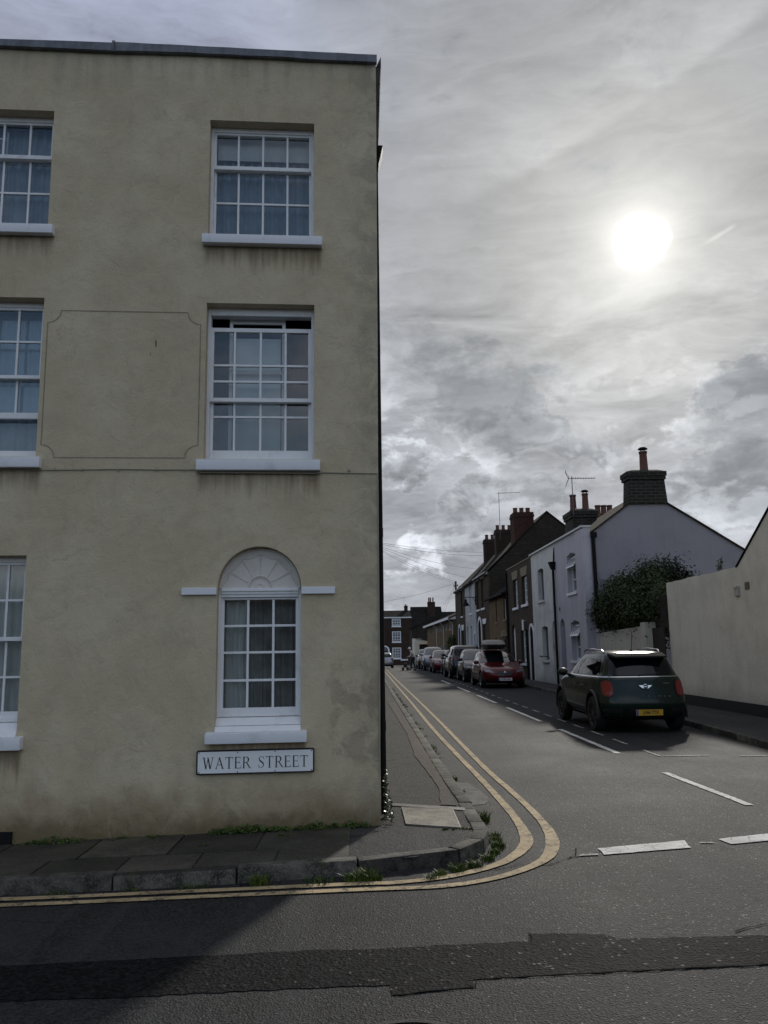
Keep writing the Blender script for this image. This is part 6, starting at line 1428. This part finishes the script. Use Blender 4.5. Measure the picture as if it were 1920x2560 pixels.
mb = MB(); mb.lathe([(.001, 1.685), (.05, 1.672), (.088, 1.62), (.098, 1.55), (.094, 1.54)], 14, (-.25, 0, 0), cap=False)
mb.hexa([(-.42, -.07, 1.54), (-.31, -.085, 1.555), (-.31, .085, 1.555), (-.42, .07, 1.54), (-.42, -.07, 1.55), (-.31, -.085, 1.575), (-.31, .085, 1.575), (-.42, .07, 1.55)]); mb.build('cap', M['cap'], pe, smooth=True)
mb = MB(); mb.lathe([(.001, -.03), (.016, -.01), (.014, .012), (.001, .018)], 8, (-.345, 0, 1.50)); mb.build('nose', M['skin'], pe, smooth=True)
t = empty('shopping_trolley', 'small wheeled walking trolley pushed by the stooping person', 'trolley', (px - .48, py, G(px, py)))
mb = MB()
for s in (.19, -.19):
    mb.tube([(.08, s, .97), (-.06, s, .95), (-.02, s, .55), (.06, s, .10)], .013, 6); mb.tube([(-.02, s, .55), (-.28, s, .10)], .013, 6)
mb.tube([(-.02, -.19, .55), (-.02, .19, .55)], .011, 6); mb.tube([(-.28, -.19, .12), (-.28, .19, .12)], .011, 6); mb.build('frame', M['alu'], t)
for x in (.06, -.28):
    for s in (.19, -.19): mb = MB(); mb.lathe([(.085, -.018), (.095, -.008), (.095, .008), (.085, .018)], 14, (x, s, .095), 'y'); mb.build('wheel', M['tyre'], t)
mb = MB(); mb.hexa([(-.24, -.15, .22), (-.0, -.15, .22), (-.0, .15, .22), (-.24, .15, .22), (-.20, -.16, .50), (.0, -.16, .50), (.0, .16, .50), (-.20, .16, .50)]); mb.build('bag', M['trousers'], t, bevel=.03, smooth=True)

# ---------------------------------------------------------------- plants
def leaves(mb, blobs, n, size, rg, flat=0.3, hole=0.0, up=0.4):
    tot = sum(b[3] * b[4] * b[5] for b in blobs)
    for b in blobs:
        k = int(n * b[3] * b[4] * b[5] / tot)
        cl = [(rg.gauss(0, 1), rg.gauss(0, 1), rg.gauss(0, 1)) for _ in range(max(6, k // 45))]
        cl = [(lambda l, q: (q[0] / l, q[1] / l, q[2] / l))(math.sqrt(sum(v * v for v in q)) or 1, q) for q in cl]
        for _ in range(k):
            c = rg.choice(cl); rr_ = rg.uniform(.35, 1.0) ** .5
            d = Vector((c[0] + rg.gauss(0, .24), c[1] + rg.gauss(0, .24), c[2] + rg.gauss(0, .24)))
            p = Vector((b[0] + d.x * b[3] * rr_, b[1] + d.y * b[4] * rr_, b[2] + d.z * b[5] * rr_))
            nrm = (d + Vector((rg.gauss(0, .6), rg.gauss(0, .6), rg.gauss(0, .6) + up))).normalized()
            u = nrm.cross(Vector((rg.gauss(0, 1), rg.gauss(0, 1), rg.gauss(0, 1)))).normalized(); w = nrm.cross(u)
            s = size * rg.uniform(.6, 1.3)
            i = len(mb.v)
            for q in (p - u * s * .5, p + w * s * .28, p + u * s * .55 - nrm * s * .1, p - w * s * .28): mb.addv(q)
            mb.face((i, i + 1, i + 2, i + 3))
def shrub(label, base, blobs, n, size, m, seed, name='shrub', group=None, stems=6):
    rg = random.Random(seed); e = empty(name, label, 'shrub', base, 0, group)
    B = [(b[0] - base[0], b[1] - base[1], b[2] - base[2], *b[3:]) for b in blobs]
    mb = MB(); leaves(mb, B, n, size, rg)
    for k in range(n // 260):   # long shoots that break the outline
        b = rg.choice(B); th, ph = rg.uniform(0, 6.28), rg.uniform(.1, 1.3); d = Vector((math.cos(th) * math.sin(ph), math.sin(th) * math.sin(ph), math.cos(ph)))
        p0 = Vector(b[:3]) + Vector((d.x * b[3], d.y * b[4], d.z * b[5])) * .9; ln = rg.uniform(.15, .45)
        for j in range(9):
            q = p0 + d * ln * j / 8 + Vector((rg.gauss(0, .02), rg.gauss(0, .02), rg.gauss(0, .02))); u = Vector((rg.gauss(0, 1), rg.gauss(0, 1), rg.gauss(.3, 1))).normalized(); w = u.cross(d).normalized(); s = size * rg.uniform(.5, 1.0) * (1.1 - j / 12); i = len(mb.v)
            for v in (q, q + u * s * .5 + w * s * .25, q + u * s, q + u * s * .5 - w * s * .25): mb.addv(v)
            mb.face((i, i + 1, i + 2, i + 3))
    mb.build('foliage', M[m], e)
    mb = MB()
    for k in range(stems):
        b = B[k % len(B)]; q = Vector((b[0] + rg.gauss(0, b[3] * .35), b[1] + rg.gauss(0, b[4] * .35), b[2] + rg.uniform(-.1, .8) * b[5]))
        mid = Vector((q.x * .4, q.y * .4, q.z * .5)); mb.tube([(0, 0, 0), mid, q], [.05, .03, .008], 6)
    mb.build('stem', M['bark'], e); return e
shrub('large dark shrub spilling over the low cream garden wall', (8.7, 25.4, 0.0),
      [(8.3, 27.3, 2.7, .65, .7, .65), (8.2, 26.4, 2.75, .7, .9, .80), (8.3, 25.2, 2.75, .75, 1.0, .85), (8.35, 24.0, 2.75, .7, .9, .75), (8.4, 23.2, 2.7, .6, .7, .65), (8.6, 26.6, 3.3, .7, .8, .55), (8.7, 25.2, 3.5, .7, .8, .55), (8.35, 27.6, 3.2, .45, .45, .55), (8.0, 27.8, 2.75, .4, .45, .5), (8.1, 25.6, 2.5, .45, 1.2, .35)], 21000, .095, 'leaf', 5, stems=14)
shrub('rounded near black bush standing behind the larger shrub', (10.0, 26.3, 0.0), [(9.65, 26.0, 3.75, .85, .8, .66), (9.2, 26.0, 3.55, .6, .7, .5), (10.1, 26.1, 3.5, .5, .6, .5), (9.85, 26.2, 2.6, .6, .6, .9)], 8500, .10, 'leafdark', 9)
shrub('young sprig of a bush showing above the cream parapet', (9.3, 21.0, 0.0), [(9.3, 21.0, 3.62, .10, .10, .22)], 34, .08, 'leaf', 12, 'sprig', stems=3)
shrub('yellowish climbing bush against the end of the modern terrace', (7.5, 70.1, G(7.5, 70.1)), [(7.35, 70.2, 1.6, .45, .35, .9), (7.4, 70.2, 2.2, .35, .3, .5)], 900, .14, 'weed', 14)
# grass and weeds in the gutter and along the foot of the wall
def blades(mb, x, y, z, n, h, sp, rg):
    for _ in range(n):
        a = rg.uniform(0, 6.28); r_ = rg.uniform(0, 1) ** .7 * sp; bx_, by_ = x + r_ * math.cos(a), y + r_ * math.sin(a)
        hh = h * rg.uniform(.4, 1.15); ln = rg.uniform(.2, .9) * hh; b = rg.uniform(0, 6.28) if rg.random() < .5 else a
        w = rg.uniform(.002, .004); c, d = math.cos(b), math.sin(b); i = len(mb.v)
        for t, ww in ((0, 1), (.5, .9), (1, .1)):
            ox, oy, oz = bx_ + c * ln * t * t, by_ + d * ln * t * t, z + hh * t * (1.15 - .3 * t)
            mb.addv((ox - d * w * ww, oy + c * w * ww, oz)); mb.addv((ox + d * w * ww, oy - c * w * ww, oz))
        mb.face((i, i + 1, i + 3, i + 2)); mb.face((i + 2, i + 3, i + 5, i + 4))
rg = random.Random(21); mb = MB()
for (x, y, n, h, sp) in [(1.075, 7.93, 260, .10, .07), (1.09, 7.30, 120, .05, .06), (1.07, 7.12, 160, .05, .06), (1.06, 6.92, 170, .06, .06), (1.0, 6.74, 130, .045, .05), (.92, 6.55, 150, .05, .06), (.80, 6.36, 170, .05, .06), (.66, 6.26, 190, .055, .07), (.52, 6.15, 110, .045, .05), (.45, 6.06, 90, .04, .05),
    (-.02, 6.07, 230, .085, .075), (-.10, 6.06, 140, .06, .07), (.06, 6.06, 90, .05, .05), (-.75, 6.02, 150, .075, .07), (-.35, 6.03, 130, .035, .12), (-1.2, 5.98, 110, .03, .12), (-2.1, 5.98, 130, .04, .14), (-1.6, 5.98, 60, .03, .1), (.93, 8.05, 60, .035, .03), (1.06, 10.3, 90, .07, .05), (1.08, 9.5, 40, .04, .05)]:
    s = 1 / (1 + .01375 * x) if x < 0 else 1; blades(mb, x * s, y * s, G(x * s, y * s), n, h, sp, rg)
for k in range(60):
    y = rg.uniform(12, 34); blades(mb, 1.04 + rg.gauss(0, .025), y, 0, 36, .05 * rg.uniform(.5, 1.5), .10, rg)
for k in range(14): blades(mb, .62 + .30 * rg.random(), 7.19 + .02 * rg.random() , KH - .012, 10, .022, .02, rg)
for k in range(26): blades(mb, 6.30 + rg.gauss(0, .02), rg.uniform(12, 15.5), 0, 16, .04, .08, rg)
struct(mb.build('grass', M['grass']), 'stuff')
def weed(mb, x, y, z, n, h, sp, rg, sz=.022):
    for _ in range(n):
        a = rg.uniform(0, 6.28); r_ = sp * math.sqrt(rg.random()); p = Vector((x + r_ * math.cos(a), y + r_ * math.sin(a) * .6, z + h * rg.random() * (1 - .6 * r_ / sp) + .006))
        nrm = Vector((rg.gauss(0, .5), rg.gauss(-.2, .5), 1)).normalized(); u = nrm.cross(Vector((rg.gauss(0, 1), rg.gauss(0, 1), .2))).normalized(); w = nrm.cross(u); s = sz * rg.uniform(.5, 1.3); i = len(mb.v)
        for q in (p - u * s * .5, p - u * s * .1 + w * s * .42, p + u * s * .55, p - u * s * .1 - w * s * .42): mb.addv(q)
        mb.face((i, i + 1, i + 2, i + 3))
mb = MB()
def foot(u): return (0.122 + u * ca + .03 * sa, 7.42 + u * sa - .03)
for (u, n, h, sp) in [(-.15, 40, .045, .06), (-.26, 90, .06, .06), (-.40, 60, .05, .05), (-.55, 130, .07, .09), (-.68, 80, .06, .06), (-.83, 70, .05, .06), (-.92, 70, .06, .06), (-1.05, 110, .075, .07), (-1.16, 150, .085, .09), (-1.28, 130, .08, .07), (-1.40, 100, .06, .07), (-1.9, 60, .035, .08), (-2.2, 50, .03, .1), (-2.6, 120, .045, .12), (-2.75, 130, .06, .12), (-2.9, 60, .04, .08)]:
    x, y = foot(u); weed(mb, x, y - .015, G(x, y) + KH - .014, int(n * 1.25), h * 1.15, sp * 1.15, rg, .025)
for (x, y, n, h, sp) in [(-.69, 7.12, 40, .03, .06), (-1.3, 6.9, 25, .02, .05)]: weed(mb, x, y, G(x, y) + KH - .01, n, h, sp, rg)
struct(mb.build('weeds', M['weed']), 'stuff')
mb = MB()
for k in range(420):
    y = 7.45 + rg.random() ** 1.4 * 1.2; z = KH + .0 + rg.random() ** 1.6 * (.42 if y < 8 else .12)
    x = .155 + rg.random() * (.035 + .05 * (z < .2)); p = Vector((x, y, z)); nrm = Vector((rg.gauss(.6, .5), rg.gauss(-.2, .6), rg.gauss(.5, .5))).normalized(); u = nrm.cross(Vector((rg.gauss(0, 1), rg.gauss(0, 1), 1))).normalized(); w = nrm.cross(u); s = .024 * rg.uniform(.5, 1.4); i = len(mb.v)
    for q in (p - u * s * .5, p + w * s * .45, p + u * s * .5, p - w * s * .45): mb.addv(q)
    mb.face((i, i + 1, i + 2, i + 3))
M['glossleaf'] = mat('glossy_leaves', color=(0.05, 0.065, 0.03), rough=0.4, spec=.4)
e = tag(mb.build('wall_creeper', M['glossleaf']), 'small glossy leaved creeper at the foot of the downpipe on the corner', 'plant')
# ---------------------------------------------------------------- sky, sun, camera
SUN_AZ, SUN_EL = 20.35, 26.3
w = bpy.data.worlds.new('World'); scene.world = w; w.use_nodes = True
t = w.node_tree; t.nodes.clear(); nt = NT(t)
out = t.nodes.new('ShaderNodeOutputWorld')
d = nt.node('ShaderNodeTexCoord').outputs['Generated']; d = nt.vm('NORMALIZE', d)
x, y, z = nt.sep(d)
sky = nt.node('ShaderNodeTexSky', sky_type='NISHITA', sun_disc=False, sun_elevation=R(SUN_EL), sun_rotation=R(SUN_AZ), air_density=1.0, dust_density=1.5, ozone_density=1.0)
az = nt.mul(nt.m('ARCTAN2', x, y), 57.29578); el = nt.mul(nt.m('ARCSINE', z), 57.29578)
sd = (math.sin(R(SUN_AZ)) * math.cos(R(SUN_EL)), math.cos(R(SUN_AZ)) * math.cos(R(SUN_EL)), math.sin(R(SUN_EL)))
ang = nt.mul(nt.m('ARCCOSINE', nt.m('MINIMUM', nt.vm('DOT_PRODUCT', d, sd), 1.0)), 57.29578)
den = nt.add(nt.m('MAXIMUM', z, 0.0), 0.22)
pl = nt.vec(nt.div(x, den), nt.div(y, den), 0.0)
hi = nt.noise(pl, 1.15, 7, 0.58, 0.35)                       # high thin sheet
hi2 = nt.noise(nt.vm('ADD', nt.vm('MULTIPLY', pl, (1.0, 1.9, 1)), (3, 5, 0)), 2.6, 6, 0.6, 0.5)
ae = nt.vec(nt.mul(az, 0.055), nt.mul(el, 0.085), 0.0)
lo = nt.noise(nt.vm('ADD', ae, (4.3, 1.7, 0)), 2.1, 8, 0.62, 0.25)  # heaped low clouds
wob = nt.add(nt.mul(nt.sub(nt.noise(nt.vm('ADD', ae, (9, 2, 5)), 4.5, 8, 0.68), 0.5), 8.0), 0.0)
wob2 = nt.mul(nt.sub(nt.noise(nt.vm('ADD', ae, (1, 7, 3)), 4.5, 8, 0.68), 0.5), 5.0)
def blob(a0, e0, sa_, se, k, wa=1.0):
    u = nt.div(nt.sub(nt.add(az, nt.mul(wob, wa)), a0), sa_); v = nt.div(nt.sub(nt.add(el, nt.mul(wob2, wa)), e0), se)
    return nt.mul(nt.m('EXPONENT', nt.mul(nt.add(nt.mul(u, u), nt.mul(v, v)), -1.0)), k)
dark = None
for b in [(9.0, 17.2, 4.2, 2.6, 1.0), (11.5, 14.8, 3.6, 2.4, .7), (5.4, 20.0, 3.2, 1.8, .75), (26.3, 16.4, 2.2, 1.3, 1.7), (26.5, 12.8, 4.6, 3.0, 1.0), (22.5, 9.6, 4.5, 2.2, .8), (3.4, 12.2, 2.0, 1.8, .95), (8.2, 10.4, 2.4, 1.5, .95), (12.8, 10.2, 2.2, 1.7, .9), (6.6, 7.8, 2.2, 2.0, .6), (16.5, 12.8, 3.0, 1.8, .55), (2.5, 3.8, 3.5, 1.2, .5), (10, 5.8, 3.5, 1.4, .5), (31, 8, 5, 3, .8), (-14, 12, 9, 4, .8), (-30, 16, 8, 4, .8), (44, 14, 9, 4, .8)]:
    k = blob(*b); dark = k if dark is None else nt.add(dark, k)
hf = nt.noise(nt.vm('ADD', ae, (2, 2, 8)), 9.0, 8, 0.66, 0.35)
puff = nt.noise(nt.vm('ADD', ae, (5, 1, 4)), 4.4, 8, 0.58, 0.25)
dk0 = nt.add(nt.m('MINIMUM', dark, 1.2), nt.add(nt.mul(nt.sub(puff, 0.5), 2.3), nt.mul(nt.sub(lo, 0.5), 0.8)))
dark = nt.mul(nt.smooth(dk0, 0.12, 1.25), nt.add(0.72, nt.mul(puff, 0.6)))
front = nt.smooth(nt.vm('DOT_PRODUCT', d, (0.20, 0.98, 0.0)), -0.55, 0.35)
# luminance of the cloud sheet in front
g1 = nt.m('EXPONENT', nt.mul(nt.m('POWER', nt.div(ang, 2.15), 2.0), -1.0))
g2 = nt.m('EXPONENT', nt.div(ang, -5.0)); g3 = nt.m('EXPONENT', nt.div(ang, -15.0))
lum = nt.add(0.262, nt.mul(nt.sub(hi, 0.5), 0.36)); lum = nt.add(lum, nt.mul(nt.sub(hi2, 0.5), 0.17))
below = nt.smooth(el, 30, 16)
lum = nt.add(lum, nt.mul(below, 0.085))
# pale trail across the upper right
tr = nt.sub(el, nt.add(29.2, nt.mul(nt.sub(az, 6.0), 0.33)))
trk = nt.mul(nt.mul(nt.smooth(tr, -0.25, 0.5), nt.smooth(tr, 0.6, 6.0, 1, 0)), nt.mul(nt.smooth(az, 4, 12), nt.smooth(az, 30, 42, 1, 0)))
lum = nt.add(lum, nt.mul(trk, nt.add(0.03, nt.mul(nt.smooth(hi2, 0.38, 0.7), 0.085))))
s2 = nt.m('ABSOLUTE', nt.sub(nt.sub(el, 25.5), nt.mul(nt.sub(az, 24.6), 0.35)))
lum = nt.add(lum, nt.mul(nt.mul(nt.smooth(s2, 0.0, 0.22, 1, 0), nt.mul(nt.smooth(az, 24.0, 25.6), nt.smooth(az, 26.2, 26.8, 1, 0))), 0.13))
# bright heaps low down
heap = nt.mul(nt.smooth(el, 22, 10), nt.smooth(nt.add(nt.mul(puff, 0.75), nt.mul(lo, 0.25)), 0.50, 0.59)); lum = nt.add(lum, nt.mul(heap, 0.40))
mid = nt.noise(nt.vm('ADD', nt.vm('MULTIPLY', ae, (0.8, 1.5, 1)), (6, 3, 2)), 3.1, 9, 0.62, 0.45)
midk = nt.mul(nt.smooth(el, 29, 20), nt.sub(mid, 0.5)); lum = nt.add(lum, nt.mul(midk, 0.66))
str_ = nt.noise(nt.vm('MULTIPLY', nt.vm('ADD', ae, nt.vec(nt.mul(hi, 0.5), nt.mul(hi2, 0.3), 0.0)), (0.8, 2.6, 1)), 2.2, 8, 0.62, 0.6)
lum = nt.add(lum, nt.mul(nt.sub(str_, 0.5), nt.smooth(el, 8, 24, 0.10, 0.24)))
rim = nt.mul(nt.mul(nt.smooth(dark, 0.05, 0.22), nt.smooth(dark, 0.22, 0.5, 1, 0)), nt.smooth(el, 24, 12)); lum = nt.add(lum, nt.mul(rim, 0.07))
lum = nt.mul(lum, nt.sub(1.0, nt.mul(dark, 0.48)))
lum = nt.add(lum, nt.add(nt.mul(g2, 0.36), nt.mul(g3, 0.17)))
disc = nt.smooth(nt.add(ang, nt.add(nt.mul(nt.sub(hf, 0.5), 0.9), nt.mul(nt.sub(puff, 0.5), 0.7))), 1.15, 1.9, 1, 0)
cool = nt.smooth(ang, 4, 24)
tint = nt.mix(cool, (1.0, 0.998, 0.975), (0.955, 0.995, 1.085)); tint = nt.mix(nt.mul(dark, 0.8), tint, (0.92, 0.98, 1.05))
leftblue = nt.mul(nt.smooth(az, 7, -16), nt.smooth(el, 30, 40)); tint = nt.mix(nt.mul(leftblue, 0.85), tint, (0.98, 1.08, 1.44))
lum = nt.mul(lum, nt.add(1.0, nt.mul(leftblue, 0.22)))
sc = nt.node('ShaderNodeVectorMath', {0: tint}, operation='SCALE'); nt.put(sc.inputs['Scale'], lum); cl = sc.outputs[0]
cl = nt.mix(nt.mul(g1, 0.6), cl, (1.25, 1.22, 1.10))
cl = nt.mix(disc, cl, (3.2, 3.15, 2.95))
# behind the camera: broken sunlit cloud over open blue
SKY_K = 0.12
skb = nt.node('ShaderNodeVectorMath', {0: sky.outputs[0]}, operation='SCALE'); skb.inputs['Scale'].default_value = SKY_K
bc = nt.mix(nt.mul(nt.smooth(hi, 0.42, 0.62), 0.85), skb.outputs[0], (0.84, 0.86, 0.93))
bc = nt.mix(nt.smooth(nt.add(el, nt.mul(wob2, 0.4)), 5.5, 3.0), bc, (0.03, 0.03, 0.032))
fin = nt.mix(front, bc, cl)
bgn = nt.node('ShaderNodeBackground', {'Color': fin, 'Strength': 1.0}); t.links.new(bgn.outputs[0], out.inputs[0])
w.cycles.sampling_method = 'MANUAL'; w.cycles.sample_map_resolution = 1024

sl = bpy.data.lights.new('sun', 'SUN'); sl.energy = 2.2; sl.angle = R(3.2); sl.color = (1.0, 0.95, 0.86)
so = bpy.data.objects.new('sun', sl); col.objects.link(so); so.rotation_euler = Vector((-sd[0], -sd[1], -sd[2])).to_track_quat('-Z', 'Y').to_euler(); so.location = (20, 50, 30)

F, W0 = 2040.0, 1920.0
ROLL, PITCH, PSI = R(-0.87), R(9.497054), R(1.473046)
cp, sp_ = math.cos(PITCH), math.sin(PITCH); c, s = math.cos(ROLL), math.sin(ROLL)
rt, up, fw = Vector((1, 0, 0)), Vector((0, -sp_, cp)), Vector((0, cp, sp_))
r2, u2 = rt * c + up * s, up * c - rt * s
rot = Matrix.Rotation(-PSI, 3, 'Z'); r2, u2, fw = rot @ r2, rot @ u2, rot @ fw
cam = bpy.data.cameras.new('camera'); co = bpy.data.objects.new('camera', cam); col.objects.link(co)
m4 = Matrix((r2, u2, -fw)).transposed().to_4x4(); m4.translation = (0, 0, 1.6); co.matrix_world = m4
cam.sensor_fit = 'HORIZONTAL'; cam.sensor_width = 36.0; cam.lens = F / W0 * 36.0; cam.clip_end = 3000; cam.clip_start = 0.05
scene.camera = co
scene.view_settings.view_transform = 'Standard'; scene.view_settings.look = 'None'; scene.view_settings.exposure = 0.25; scene.view_settings.gamma = 1.0
scene.render.engine = 'CYCLES'
scene.cycles.use_denoising = True; scene.cycles.max_bounces = 6; scene.cycles.transparent_max_bounces = 12
